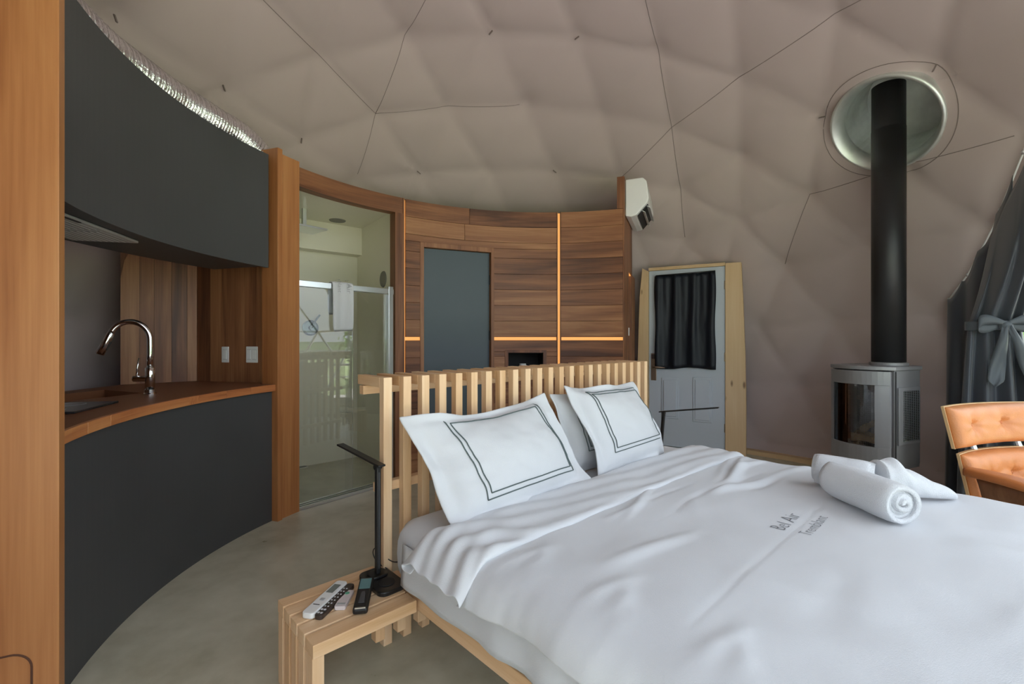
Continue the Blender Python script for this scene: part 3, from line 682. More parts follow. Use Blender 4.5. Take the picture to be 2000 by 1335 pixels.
# ================================================================== ENTRANCE DOOR
K = .97
eP = Vector((2.295*K, 4.953*K, 0)); ee = Vector((-.875, .484, 0)).normalized(); en = Vector((-ee.y, ee.x, 0)); en = en if en.y < 0 else -en
def EP(x, y): p = on_plane(x, y, eP, en); return (p-eP).dot(ee), p.z
dz0 = .038; dtop = EP(1421, 519)[1]; dwid = EP(1267, 529)[0]
door2 = MB().box(eP, ee, en, ZV, (.004, dwid-.004), (-.045, 0), (dz0, dtop)).build('door_2', doorpaint, kind='structure', bevel=.002, label='pale grey panelled entrance door with a black curtain')
def epanel(xa, ya, xb, yb):
    a, z1 = EP(xa, ya); b, z0 = EP(xb, yb); a, b = max(a, b), min(a, b)
    MB().box(eP, ee, en, ZV, (b, a), (-.002, .011), (z0, z1)).build('panel_moulding', doorpaint, door2, bevel=.009, seg=3)
    MB().box(eP, ee, en, ZV, (b+.024, a-.024), (.0112, .022), (z0+.024, z1-.024)).build('raised_panel', doorpaint, door2, bevel=.010, seg=2)
epanel(1292, 737, 1326, 818); epanel(1353, 736, 1391, 826)
wx0, wz1 = EP(1278, 536); wx1, wz0 = EP(1402, 715)
MB().box(eP, ee, en, ZV, (wx1+.02, wx0-.02), (.001, .014), (wz0+.03, wz1-.03)).build('window_frame', doorpaint, door2, bevel=.005)
MB().box(eP, ee, en, ZV, (wx1+.06, wx0-.06), (.0145, .016), (wz0+.07, wz1-.07)).build('pane', clear, door2)
for x, y in ((1420, 556), (1419.5, 697), (1418.5, 836)):
    a, z = EP(x, y); MB().box(eP, ee, en, ZV, (-.012, .012), (-.002, .006), (z-.045, z+.045)).build('hinge', bronze, door2, bevel=.002)
a, z = EP(1277, 716); MB().box(eP, ee, en, ZV, (a-.03, a+.028), (.0, .012), (z-.15, z+.15)).build('lock_plate', bronze, door2, bevel=.004)
MB().lathe([(.016, .012), (.014, .05)], eP+ee*a+ZV*z+en*0, en, 16).build('handle_spindle', bronze, door2)
MB().tube([eP+ee*a+ZV*z+en*.05, eP+ee*(a-.03)+ZV*(z+.002)+en*.055, eP+ee*(a-.13)+ZV*(z-.004)+en*.05], [.011, .010, .008], 10).build('handle', bronze, door2, smooth=True)
MB().box(eP, ee, en, ZV, (a-.02, a+.02), (.012, .03), (z+.09, z+.14)).build('keypad', plain('dark_brown', (.05, .03, .025), .4), door2, bevel=.004)
# pine casing boards, outer edge cut to the dome
fr = []
for x, y in ((1448, 512), (1452, 600), (1456, 700), (1457.5, 800), (1457, 888)): a, z = EP(x, y); fr.append((a, max(z, 0)))
fr[-1] = (fr[-1][0], .0); topz = EP(1435, 514)[1]
MB().slab([eP+ee*a+ZV*z+en*.02 for a, z in [(0.001, 0), (0.001, fr[0][1])]+fr], -en*.14).build('casing', pine, door2, bevel=.002)
fl_ = []
for x, y in ((1255, 524), (1250, 580), (1248, 640), (1246, 720), (1246, 860)): a, z = EP(x, y); fl_.append((a, max(z, 0)))
fl_[-1] = (fl_[-1][0], 0)
MB().slab([eP+ee*a+ZV*z+en*.02 for a, z in [(dwid-.001, 0), (dwid-.001, fr[0][1]-.03)]+fl_], -en*.14).build('casing', pine, door2, bevel=.002)
MB().box(eP, ee, en, ZV, (.002, dwid-.002), (-.12, .018), (dtop+.002, dtop+.036)).build('head_casing', pine, door2, bevel=.002, gfun=lambda p: (p.x, p.y, p.z))
MB().box(eP, ee, en, ZV, (.002, dwid-.002), (-.10, .06), (.0, .034)).build('threshold', steel, door2, bevel=.004)
# curtain on the door
cx0, cz1 = EP(1282, 540); cx1, _ = EP(1398, 532); _, cz0 = EP(1340, 720); rows = []
for i in range(25):
    t = i/24; row = []
    for j in range(61):
        s_ = j/60; x = cx0+(cx1-cx0)*s_+.006*math.sin(t*9+s_*3)*(1 if s_ in (0, 1) else .3); x += (.012*(1-t) if s_ < .01 else 0)
        fold = .032+.018*math.sin(s_*21+.8*math.sin(t*2.2))*(.5+.5*t)+.008*math.sin(s_*41+t)*(1-.7*t)+.008*fbm(s_*6, t*2)
        z = cz1+.012*s_-(cz1-cz0)*t-.010*math.sin(s_*8)*t
        row.append(eP+ee*x+en*max(.017, fold)+ZV*z)
    rows.append(row)
cm = MB(); cm.quad_grid(rows)
dcur = cm.build('door_curtain', satin_blk, smooth=True, solid=.003, label='short pleated black satin curtain covering the entrance door window', cat='curtain')
MB().tube([eP+ee*(cx0-.0)+en*.035+ZV*(cz1+.004), eP+ee*(cx1)+en*.035+ZV*(cz1+.016)], .007, 10).build('curtain_rod', black, dcur, smooth=True)

# ================================================================== STOVE
s1 = Matrix.Rotation(R_(-2), 3, 'Z') @ Vector((-.90, -.434, 0)).normalized(); s2 = Vector((-s1.y, s1.x, 0)); SP = Vector((2.835, 3.47, 0))-s2*.07   # front normal, right-hand side
stv = thing('gas_stove', SP, 'grey steel gas stove with curved glass front beside the dome wall', 'stove')
W2, DF, DB = .21, .20, .20
def foot(bulge, w=W2, df=DF, db=DB, n=14):
    return [SP+s2*(w-2*w*k/n)+s1*(df+bulge*(1-(1-2*k/n)**2)) for k in range(n+1)]+[SP-s2*w-s1*db*.6, SP-s2*w*.6-s1*db, SP+s2*w*.6-s1*db, SP+s2*w-s1*db*.6]
xy = lambda L_: [(p.x, p.y) for p in L_]
MB().prism(xy(foot(.085, W2+.012, DF+.012, DB+.01)), .992, 1.02).build('top_plate', stove_grey, stv, bevel=.004)
# body as panels so the firebox is hollow
side_f = [SP+s2*W2+s1*DF, SP+s2*W2-s1*DB*.6, SP+s2*W2*.6-s1*DB, SP-s2*W2*.6-s1*DB, SP-s2*W2-s1*DB*.6, SP-s2*W2+s1*DF]
th = .02
inner = [SP+s2*(W2-th)+s1*DF, SP+s2*(W2-th)-s1*(DB*.6-th), SP+s2*(W2*.6-th)-s1*(DB-th), SP-s2*(W2*.6-th)-s1*(DB-th), SP-s2*(W2-th)-s1*(DB*.6-th), SP-s2*(W2-th)+s1*DF]
MB().prism(xy(side_f+inner[::-1]), .30, .991).build('casing', stove_grey, stv, bevel=.002)
MB().prism(xy(foot(.06, W2-.022, DF-.01, DB-.03)), .40, .415).build('firebox_floor', blackm, stv)
MB().prism(xy(foot(.07, W2-.002, DF-.004, DB-.005)), .28, .30).build('bottom_plate', stove_grey, stv)
MB().prism(xy(foot(.03, W2-.05, DF-.06, DB-.05)), .0, .279).build('pedestal', stove_grey, stv, bevel=.004)
# curved door with window
dor = thing('stove_door_dummy', SP, 'x'); bpy.data.objects.remove(dor)
def fcurve(s_, add=0): return SP+s2*(s_)+s1*(DF+.004+add+.08*(1-(s_/W2)**2))
def farc(s0, s1_, z0, z1, t0, t1, name, mat, par, n=14, **kw):
    rows = []
    for k in range(n+1):
        s_ = s0+(s1_-s0)*k/n; rows.append([fcurve(s_, t0)+ZV*z0, fcurve(s_, t1)+ZV*z0, fcurve(s_, t1)+ZV*z1, fcurve(s_, t0)+ZV*z1])
    mb = MB(); b = mb.quad_grid(rows, True); m_ = len(mb.v); mb.f += [[b, b+1, b+2, b+3], [m_-1, m_-2, m_-3, m_-4]]; return mb.build(name, mat, par, **kw)
WL, WR_, WZ0, WZ1 = -.175, .125, .44, .885
sdoor = farc(-W2+.004, W2-.012, .885, .985, 0, .022, 'door', stove_grey, stv, bevel=.002)
farc(-W2+.004, W2-.012, .305, .44, 0, .022, 'door_lower_panel', stove_grey, sdoor, bevel=.002)
farc(-W2+.004, WL, .4402, .8848, 0, .022, 'door_stile', stove_grey, sdoor, 4)
farc(WR_, W2-.012, .4402, .8848, 0, .022, 'door_stile', stove_grey, sdoor, 5)
farc(WL, WR_, .4405, .8845, .010, .014, 'glass', stove_glass, sdoor)
mesh_m = plain('mesh_wire', (.35, .35, .36), .35, .8)
mw = MB()
for k in range(30):
    z = .445+k*.0148; mw.tube([fcurve(WL+.06+(WR_-.005-WL-.06)*i/16, .004+.0015*((i+k) % 2))+ZV*(z+.004*((i+k) % 2)) for i in range(17)], .0012, 4)
for k in range(23):
    s_ = WL+.06+k*.0107; mw.tube([fcurve(s_, .005)+ZV*.442, fcurve(s_, .005)+ZV*.884], .0009, 4)
mw.build('screen_mesh', mesh_m, sdoor, kind='stuff')
liner_b = MB().box(SP, s2, s1, ZV, (-W2+.03, W2-.03), (-DB+.03, -DB+.045), (.42, .95)).build('back_liner', plain('firebrick', (.50, .47, .43), .8, vary=.3, bscale=60), stv)
for i, (c, d, l, r_) in enumerate((((.02, .03, .47), (.9, .25, .12), .30, .035), ((.0, .09, .46), (.95, -.2, .05), .26, .032), ((.06, .06, .54), (.4, -.3, .75), .24, .028), ((-.06, .05, .53), (.65, .3, .45), .22, .026), ((.09, .07, .60), (-.25, -.1, .9), .30, .030))):
    o = SP+s2*c[0]+s1*c[1]+ZV*c[2]; dd = (s2*d[0]+s1*d[1]+ZV*d[2]).normalized()
    MB().tube([o-dd*l*.5+dd*l*k/8+Vector((.006*math.sin(k*2+i), .006*math.cos(k*3+i), .004*math.sin(k+i))) for k in range(9)], [r_*(.85+.2*math.sin(k*1.3+i)) for k in range(9)], 10).build('ceramic_log', logm, stv, smooth=True)
# right side grille panel
gs = SP+s2*W2
gside = MB().box(gs, s1, s2, ZV, (-.10, .17), (.0005, .012), (.46, .87)).build('side_grille', stove_grey, stv, bevel=.002)
MB().box(gs, s1, s2, ZV, (-.085, .115), (.0122, .0135), (.485, .845)).build('grille_opening', blackm, gside)
for k in range(29):
    z = .488+k*.0125; MB().box(gs, s1, s2, ZV, (-.085, .115), (.0136, .016), (z, z+.005)).build('grille_bar', alu, gside)
for k in range(8): MB().box(gs, s1, s2, ZV, (-.085+.027*k, -.081+.027*k), (.0136, .0165), (.485, .845)).build('grille_post', alu, gside)
MB().box(gs, s1, s2, ZV, (.182, .197), (-.004, .003), (.30, .985)).build('door_gap', blackm, stv)
# flue pipe and wall collar
PX = Vector((2.835, 3.47, 0)); 
pipe = thing('stove_pipe', PX+ZV*1.02, 'black vertical stove pipe rising from the grey stove', 'stove pipe')
MB().tube([PX+ZV*1.021, PX+ZV*2.0, PX+ZV*2.45, PX+ZV*3.12], .103, 36).build('pipe', pipe_blk, pipe, smooth=True)
MB().lathe([(.118, 1.021), (.118, 1.04), (.108, 1.045)], PX, ZV, 36).build('pipe_collar', stove_grey, pipe)
MB().tube([PX+ZV*1.044, PX+ZV*2.79], .1045, 36).build('lower_sleeve', pipe_blk, pipe, smooth=True)
fc_ = thing('flue_collar', PC-PN*.02, 'round galvanised metal flue collar in the dome liner around the pipe', 'flue collar')
ax = (PN*1.0+ZV*.25).normalized()
cm = MB(); cm.lathe([(.368, .03), (.368, -.050), (.358, -.062), (.342, -.060), (.302, .06)], PC, PN, 64, False); cm.build('flange', steel, fc_, smooth=True)
cm = MB(); cm.lathe([(.306, .045), (.300, .42), (.0005, .44)], PC, PN, 48, False); cm.build('sleeve', steel, fc_, smooth=False)
sm_ = MB(); rows = []; x_ = PN.orthogonal().normalized(); y_ = PN.cross(x_)
ringp = []
for k in range(73):
    a = 2*math.pi*k/72; d = (PN*DR+x_*math.cos(a)*.435+y_*math.sin(a)*.435).normalized(); ringp.append(DC+d*(DR*.9905))
# the ring is a stitched line in the liner: follow the liner facets
dgm = bpy.context.evaluated_depsgraph_get()
rp = []
for q in ringp:
    hit, loc, nor, idx = dome.ray_cast(DC, (q-DC).normalized())
    if hit: rp.append(loc-(loc-DC).normalized()*.0008)
MB().tube(rp, .0028, 5).build('seam', seam_m, dome, smooth=True)

# ================================================================== BED
bed = thing('bed_frame', B(.95, 1.0, 0), 'pale maple platform bed frame with tall slatted headboard', 'bed')
S_ = .088
sl0 = MB().bbox((-.037, 0), (-.036, 0), (0, 1.065)).build('slat', maple, bed, bevel=.002)
ar0 = MB().bbox((-.037, 0), (-.235, -.0362), (1.024, 1.065)).build('slat_arm', maple, sl0, bevel=.002, gfun=gV)
for i in range(1, 23):
    s_ = dup(sl0, bed, BU*S_*i); a_ = dup(ar0, s_, BU*S_*i)
for v0, z0 in ((-.20, .985), (-.075, .60), (-.075, .2)): MB().bbox((-.045, 22*S_+.008), (v0, v0+.036), (z0, z0+.037)).build('headboard_rail', maple, bed, bevel=.002, gfun=gU)
for u0, u1 in ((-.022, .02), (1.93, 1.972)): MB().bbox((u0, u1), (.005, 2.08), (.236, .288)).build('side_rail', maple, bed, bevel=.003, gfun=gV)
for v0 in (.30, .78, 1.26, 1.74, 2.035): MB().bbox((.021, 1.929), (v0, v0+.045), (.236, .286)).build('cross_slat', maple, bed, bevel=.002, gfun=gU)
for u0 in (.25, 1.6):
    for v0 in (.5, 1.7): MB().bbox((u0, u0+.06), (v0, v0+.06), (0, .235)).build('leg', maple, bed, bevel=.002)
# mattress
def rbox(u0, u1, v0, v1, z0, z1, r, nu=40, nv=40):
    mb = MB(); 
    def sup(t, n): return math.copysign(abs(t)**n, t)
    cu, cv, cz = (u0+u1)/2, (v0+v1)/2, (z0+z1)/2; hu, hv, hz = (u1-u0)/2, (v1-v0)/2, (z1-z0)/2
    rows = []
    M_, N_ = 14, 96
    for i in range(M_+1):
        th = math.pi*(i/M_-.5); rows.append([])
        zz = math.sin(th); inset = r*(1-math.cos(th)); z = cz+ (hz-r*.75)*(1 if zz > 0 else -1 if zz < 0 else 0)*min(1, abs(zz)*3)+ r*.75*zz
        for k in range(N_):
            a = 2*math.pi*(k+.5)/N_; c, s = math.cos(a), math.sin(a); m_ = max(abs(c), abs(s)); x, y = c/m_, s/m_
            px_, py_ = x*(hu), y*(hv); cr = .09
            ex, ey = max(0, abs(px_)-(hu-cr)), max(0, abs(py_)-(hv-cr)); l = math.hypot(ex, ey)
            if l > cr: px_ = math.copysign(hu-cr+ex*cr/l, px_) if ex else px_; py_ = math.copysign(hv-cr+ey*cr/l, py_) if ey else py_
            px_ *= (hu-inset)/hu; py_ *= (hv-inset)/hv
            rows[-1].append(B(cu+px_, cv+py_, z))
    b = mb.quad_grid(rows, True); n = N_; mb.f += [list(range(b, b+n))[::-1], list(range(len(mb.v)-n, len(mb.v)))]; return mb
matt = rbox(-.035, 1.97, .03, 2.08, .289, .515, .085).build('mattress', linen, smooth=True, label='thick white mattress with fitted sheet on maple platform', cat='mattress')
# ---- duvet height field
random.seed(11)
RID = []
for k in range(30):
    near = k < 13
    if near: u0 = random.uniform(.1, 1.5); v0 = random.uniform(.60, .98); L_ = random.uniform(.4, 1.0); an = random.uniform(-.22, .22)
    else: u0 = random.uniform(.1, 1.8); v0 = random.uniform(.85, 1.9); L_ = random.uniform(.35, .9); an = random.choice((random.uniform(.9, 1.5), random.uniform(-.5, .5)))
    RID.append((u0, v0, math.cos(an), math.sin(an), L_, (random.uniform(.009, .017) if near else random.uniform(.003, .007))*random.choice((1, 1, -.7)), random.uniform(.013, .026) if near else random.uniform(.03, .06)))
for k in range(9): RID.append((-.02+.02*k % .05, .62+.15*k, .93, .35*(-1)**k, .25, .007, .022))
def wrinkle(u, v):
    h = .010*fbm(u*2.1, v*2.1, 3.1, 3)+.0025*fbm(u*7, v*5, 1.1, 3)
    for u0, v0, c, s, L_, am, wd in RID:
        du, dv_ = u-u0, v-v0; a = du*c+dv_*s
        if 0 < a < L_:
            b = -du*s+dv_*c+.03*math.sin(a*5+u0*9); h += am*math.exp(-(b/wd)**2)*math.sin(math.pi*a/L_)
    cr = v-1.172
    if u > .15: h += -.0022*math.exp(-(cr/.007)**2)
    return h
SEC = [(-.085, .440), (-.082, .452), (-.078, .472), (-.066, .496), (-.045, .514), (-.015, .526), (.03, .533), (.10, .536)]
n_mid = 66
SEC += [(.10+(1.86-.10)*k/n_mid, .536+.006*math.sin(math.pi*k/n_mid)) for k in range(1, n_mid+1)]
SEC += [(1.91, .530), (1.95, .516), (1.985, .49), (2.0, .45), (2.005, .40)]
def interp_sec(u):
    for (a, za), (b, zb) in zip(SEC, SEC[1:]):
        if a <= u <= b: return za+(zb-za)*(u-a)/(b-a)
    return SEC[0][1] if u < 0 else SEC[-1][1]
rows = []
NV = 190
for i in range(NV+1):
    v = .36+(2.16-.36)*i/NV; row = []; vend = max(0, (v-2.02)/.14)
    for j, (u, z) in enumerate(SEC):
        side = max(0, 1-abs(j-0)/6)
        uu = u+side*(.010*math.sin(v*17)+.014*fbm(v*4, 2.2)); zz = z+wrinkle(u, v)+side*.012*fbm(v*3.1, 7.7)
        zz -= .10*vend*vend*3
        row.append(B(uu, v, max(zz, .30)))
    rows.append(row)
dm = MB(); dm.quad_grid(rows)
duvet = dm.build('duvet', linen, smooth=True, solid=.010, subd=1, label='wrinkled white duvet with small grey lettering spread over the bed', cat='duvet')
# turned-back top of the duvet
rows = []; prof = [(.355, .522), (.325, .523), (.306, .531), (.302, .546), (.315, .558), (.335, .561)]+[(.335+.0153*k, .562-.0004*k) for k in range(1, 16)]+[(.580, .556), (.592, .548), (.590, .538), (.575, .533)]
US = [-.125, -.12, -.10, -.075, -.045, -.01, .04]+[.04+(1.84)*k/60 for k in range(1, 61)]+[1.92, 1.96, 1.99]
for u in US:
    row = []; side = 0 if u > .0 else min(1, -u/.12); drp = .085*side**1.6; rs = max(0, (u-1.86)/.13); drp += .05*rs**2
    for k, (v, z) in enumerate(prof):
        edge = min(1, max(0, (v-.30)/.28)); vw = v+.010*fbm(u*3, v*2, 5)+.03*u/2+.035*side*(edge-.3)
        th = 1 if z > .54 else .3
        pl_ = .013*math.sin(v*88+u*24+2*math.sin(u*9))*max(0, 1-abs(u+.04)/.16)*th + .010*math.sin(v*60-u*30)*max(0, 1-abs(u-.12)/.2)*th
        row.append(B(u, vw, z-drp*(1 if k > 1 else .9)+th*(.009*fbm(u*3.3, v*6, 9, 3)+.004*math.sin((v*1.0-u*.10)*70+3*fbm(u*1.5, v*2, 4, 2)))+pl_))
    rows.append(row)
fm_ = MB(); fm_.quad_grid(rows)
fold = fm_.build('turned_back_fold', linen, duvet, smooth=True, solid=.006, subd=1)
fold['label'] = 'turned back top edge of the white duvet'
def dz(u, v): return interp_sec(u)+wrinkle(u, v)+.0068
put_text('Bel Air', .072, lambda x, y: B(.885+x, 1.152-y, dz(.885+x, 1.152-y)), 'lettering', duvet)
put_text('Tremblant', .056, lambda x, y: B(.90+x, 1.228-y, dz(.90+x, 1.228-y)), 'lettering', duvet)
# loose flat sheet hanging below the duvet on the near side
rows = []
for i in range(60):
    v = .16+1.90*i/59; row = []
    for k in range(8):
        t = k/7; row.append(B(-.043-(.004+.010*min(1, max(0, (v-.5)*1.6)))*(1+math.sin(v*31+3*fbm(v*2, 1.1)))*t-.004*t, v, .468-.15*t-.008*math.sin(v*5)))
    rows.append(row)
sm_ = MB(); sm_.quad_grid(rows); sm_.build('flat_sheet', linen, smooth=True, solid=.003, label='loose white flat sheet hanging below the duvet at bedside', cat='sheet')
# ---- pillows
def pillow(corners, T, label, seed, lines=(.1, .1, .1, .1), sag=.03, fl=.11, nu=44, nv=32, ripple=.004):
    bl, br, tr, tl = corners
    n = (br-bl).cross(tl-bl).normalized(); n = n if n.dot(BV) > 0 else -n
    def base(s, t):
        p = bl*(1-s)*(1-t)+br*s*(1-t)+tr*s*t+tl*(1-s)*t
        p = p-ZV*(sag*math.sin(math.pi*s)*t**2)+(br-bl)*(.012*math.sin(math.pi*t)*(1 if s < .5 else -1)*abs(2*s-1))
        return p
    def hgt(s, t):
        def f(x): x = (x-fl)/(1-2*fl); return max(0, 1-(2*x-1)**2) if 0 < x < 1 else 0
        return T*(f(s)*f(t))**.5
    def flut(s, t):
        e_ = max(abs(2*s-1), abs(2*t-1)); e_ = max(0, (e_-.6)/.4)**2
        return e_*(.016*math.sin(s*7+seed*2)+.014*math.sin(t*6+seed)+.012*math.sin(s*13+t*9+seed))
    def front(s, t, extra=0): return base(s, t)+n*(flut(s, t)+hgt(s, t)+.006+extra+ripple*fbm(s*6+seed, t*5, seed, 3)*2+.006*fbm(s*2.2, t*2.2, seed+4, 2)*3)
    rows = []
    for i in range(nv+1):
        t = i/nv; rows.append([front(j/nu, t) for j in range(nu+1)])
    mb = MB(); mb.quad_grid(rows)
    rows2 = [[base(j/nu, i/nv)-n*(hgt(j/nu, i/nv)*.7+.004)+n*(flut(j/nu, i/nv)+ripple*fbm(j/nu*6+seed, i/nv*5, seed, 3)*2+.006*fbm(j/nu*2.2, i/nv*2.2, seed+4, 2)*3) for j in range(nu+1)] for i in range(nv+1)]
    mb.quad_grid(rows2, flip=True)
    W = nu+1; o2 = W*(nv+1)
    rim = [j for j in range(W)]+[i*W+nu for i in range(1, nv+1)]+[nv*W+j for j in range(nu-1, -1, -1)]+[i*W for i in range(nv-1, 0, -1)]
    for a, b in zip(rim, rim[1:]+rim[:1]): mb.f.append([a, b, o2+b, o2+a])
    pw = mb.build('pillow', linen, smooth=True, subd=1, label=label, cat='pillow', group='pillows against the slatted headboard')
    if lines:
        A = (br-bl).length; H_ = (tl-bl).length
        for d in (0, .02):
            l0, r0_, b0_, t0_ = ((q_+d)/(A if k_ < 2 else H_) for k_, q_ in enumerate(lines)); loop = []
            cs = [(l0, b0_), (1-r0_, b0_), (1-r0_, 1-t0_), (l0, 1-t0_)]
            for (a, b), (c, e_) in zip(cs, cs[1:]+cs[:1]):
                for k in range(24): loop.append((a+(c-a)*k/24, b+(e_-b)*k/24))
            loop.append(loop[0]); MB().tube([front(s, t, .0024) for s, t in loop], .0026, 5).build('stitched_line', greyline, pw, smooth=True)
    return pw
pillow((B(.055, .36, .535), B(.86, .33, .55), B(.775, .10, .945), B(-.03, .105, .925)), .085, 'large white pillow with double grey stitched border, alone beside the lamp', 3, fl=.08, sag=.045, lines=(.165, .10, .065, .035))
pillow((B(.93, .19, .53), B(1.55, .19, .53), B(1.50, .06, .93), B(.86, .07, .935)), .07, 'white pillow mostly hidden behind the square bordered pillow', 8, fl=.06, sag=.02)
pillow((B(.955, .34, .535), B(1.66, .31, .545), B(1.57, .13, .965), B(.90, .14, .985)), .08, 'square white bordered pillow standing in front of another pillow', 5, fl=.08, sag=.02, lines=(.13, .055, .10, .045))
# ---- rolled towels
def towel_roll(a, b, r, label, seed):
    a, b = Vector(a), Vector(b); ax = (b-a).normalized(); x = Vector((ax.y, -ax.x, 0)).normalized(); y = x.cross(ax); y = y if y.z > 0 else -y
    L_ = (b-a).length; rows = []
    NS = 120; turns = 4.2
    for i in range(15):
        t = i/14; c = a+ax*L_*t; row = []
        endr = 1-.10*(abs(2*t-1)**6)
        for k in range(NS+1):
            q = k/NS; th = -q*turns*2*math.pi+1.2; rr = r*(1-.86*q)*endr*(1+.03*fbm(t*3+seed, q*8, seed, 2)); ex = ax*(.014*(1-q)*(2*t-1)*(-1))*0+ax*(.012*math.sin(q*6+seed))*(2*t-1)
            p = c+ex+x*math.cos(th)*rr+y*math.sin(th)*rr*.93
            p.z += max(0, .0)
            row.append(p)
        rows.append(row)
    mb = MB(); mb.quad_grid(rows); return mb.build('rolled_towel', terry, smooth=True, solid=.017, label=label, cat='towel', group='white towels on the bed')
zt = .552
towel_roll((1.375, 1.945, zt+.078), (1.405, 1.655, zt+.074), .080, 'rolled white terry towel with its coiled end showing', 2)
towel_roll((1.405, 2.12, zt+.075), (1.55, 1.985, zt+.072), .075, 'rolled white terry towel lying behind the other roll', 6)
mb = MB(); rows = []
for i in range(31):
    t = i/30; c = Vector((1.565, 1.985, 0)).lerp(Vector((1.86, 1.93, 0)), t); rad = .072*(1-t)**.55+.010; hh = .135*(1-t)**.75+.022
    hh *= 1+.25*math.exp(-((t-.22)/.08)**2); row = []
    for k in range(24):
        a = 2*math.pi*k/24; row.append(c+Vector((0.05, 1, 0))*math.cos(a)*rad*(1+.15*fbm(t*4, a, 2, 2))+ZV*(zt-.004+hh*.5*(1+math.sin(a))*(1+.1*fbm(t*5, math.cos(a), 6, 2))))
    rows.append(row)
b = mb.quad_grid(rows, True); mb.f += [list(range(b, b+24))[::-1], list(range(len(mb.v)-24, len(mb.v)))]
mb.build('folded_towel', terry, smooth=True, subd=1, label='small peaked white towel tucked beside the two rolls', cat='towel', group='white towels on the bed')

# ================================================================== BEDSIDE BENCHES
def bench(u0, u1, mirror, label):
    bn_ = thing('bedside_bench', B((u0+u1)/2, .08, 0), label, 'bench', 'maple slatted benches beside the bed')
    ws = [.058, .058, .058, .058, .066]; gap = .0105; v = -.09
    lu = (u1-.037, u1) if mirror else (u0, u0+.037)
    for i, q in enumerate(ws):
        MB().bbox((u0, u1), (v, v+q), (.247, .290)).build('top_slat', maple, bn_, bevel=.002, gfun=gU)
        MB().bbox(lu, (v+.006, v+q-.006), (0, .2468)).build('leg_slat', maple, bn_, bevel=.002)
        v += q+gap
    for i in range(3):
        uu = (-.084-.037+.088*(i-.12)) if not mirror else (u0+.02+.088*i)
        MB().bbox((uu, uu+.037), (.085, .122), (.115, .2468)).build('support_block', maple, bn_, bevel=.002)
    MB().bbox((u0+.06, u1), (.03, .067), (.2, .2468)).build('stretcher', maple, bn_, bevel=.002, gfun=gU)
    return bn_
bench(-.40, -.04, False, 'low maple slat bench carrying the remotes beside the bed')
bench(1.985, 2.345, True, 'low maple slat bench on the entrance door side of the bed')
# ---- lamps
def lamp(base, rot, height, arm_dir, arm_len, arm_rise, lean, label):
    o = Vector(base); lp = thing('desk_lamp', o, label, 'lamp', 'slim black bedside lamps')
    X_ = Vector((math.cos(rot), math.sin(rot), 0)); Y_ = Vector((-math.sin(rot), math.cos(rot), 0))
    def rr_(w, l, z0, z1, r=.03, cy=0):
        pts = []
        for sx, sy, a0 in ((1, 1, 0), (-1, 1, 90), (-1, -1, 180), (1, -1, 270)):
            for k in range(6): a = R_(a0+18*k); pts.append(o+X_*(sx*(w-r)+r*math.cos(a))+Y_*(cy+sy*(l-r)+r*math.sin(a)))
        return MB().prism([(p.x, p.y) for p in pts], o.z+z0, o.z+z1)
    rr_(.056, .10, .0, .016).build('base', black, lp, bevel=.003)
    rr_(.036, .03, .016, .026, .02, .035).build('base_riser', black, lp, bevel=.003)
    pad = rr_(.03, .03, .016, .019, .028, -.035).build('charging_pad', blackm, lp)
    ft = o+Y_*.035+ZV*.026; tp = ft+ZV*(height-.026)+Vector(lean)
    d = (tp-ft).normalized(); MB().box(ft, X_, Y_, d, (-.0085, .0085), (-.011, .011), (0, (tp-ft).length)).build('post', black, lp, bevel=.003)
    MB().box(ft, X_, Y_, d, (-.003, .003), (-.0122, -.0110), (.02, (tp-ft).length-.02)).build('post_inlay', plain('dark_grey', (.06, .06, .065), .3) if 'dark_grey' not in MATS else MATS['dark_grey'], lp)
    ad = Vector(arm_dir).normalized(); sd_ = Vector((-ad.y, ad.x, 0)).normalized(); ar = (ad*arm_len+ZV*arm_rise).normalized(); up = ar.cross(sd_); up = up if up.z > 0 else -up
    MB().lathe([(.011, -.013), (.011, .013)], tp, sd_, 16).build('hinge', black, lp)
    h_ = MB().box(tp+up*.007, ar, sd_, up, (-.03, arm_len), (-.016, .016), (0, .008)).build('lamp_head', black, lp, bevel=.003)
    MB().box(tp+up*.006, ar, sd_, up, (.02, arm_len-.02), (-.012, .012), (0, .0009)).build('diffuser', lcd_grey, h_)
    return tp
lb = B(-.075, .06, .2905)
lamp(lb, math.atan2(BU.y, BU.x), .435, (-.74, .67, 0), .30, .03, (0, 0, 0), 'slim black desk lamp with folded arm standing on the bench by the remotes')
lamp(B(2.07, .05, .2905), math.atan2(BU.y, BU.x), .405, (.80, -.60, 0), .37, .06, (.03, 0, 0), 'slim black desk lamp in front of the entrance door')
cab = bez(lb+Vector((-.0, .07, .02)), lb+Vector((-.10, .12, .03)), lb+Vector((-.07, .10, .14)), lb+Vector((-.01, .085, .06)), 18)+bez(lb+Vector((-.01, .085, .06)), lb+Vector((.02, .08, .03)), lb+Vector((.04, .10, .03)), lb+Vector((.07, .12, .035)), 10)[1:]
MB().tube(cab, .0022, 6).build('lamp_cable', black, smooth=True, label='thin black looped cable behind the bench lamp', cat='cable')
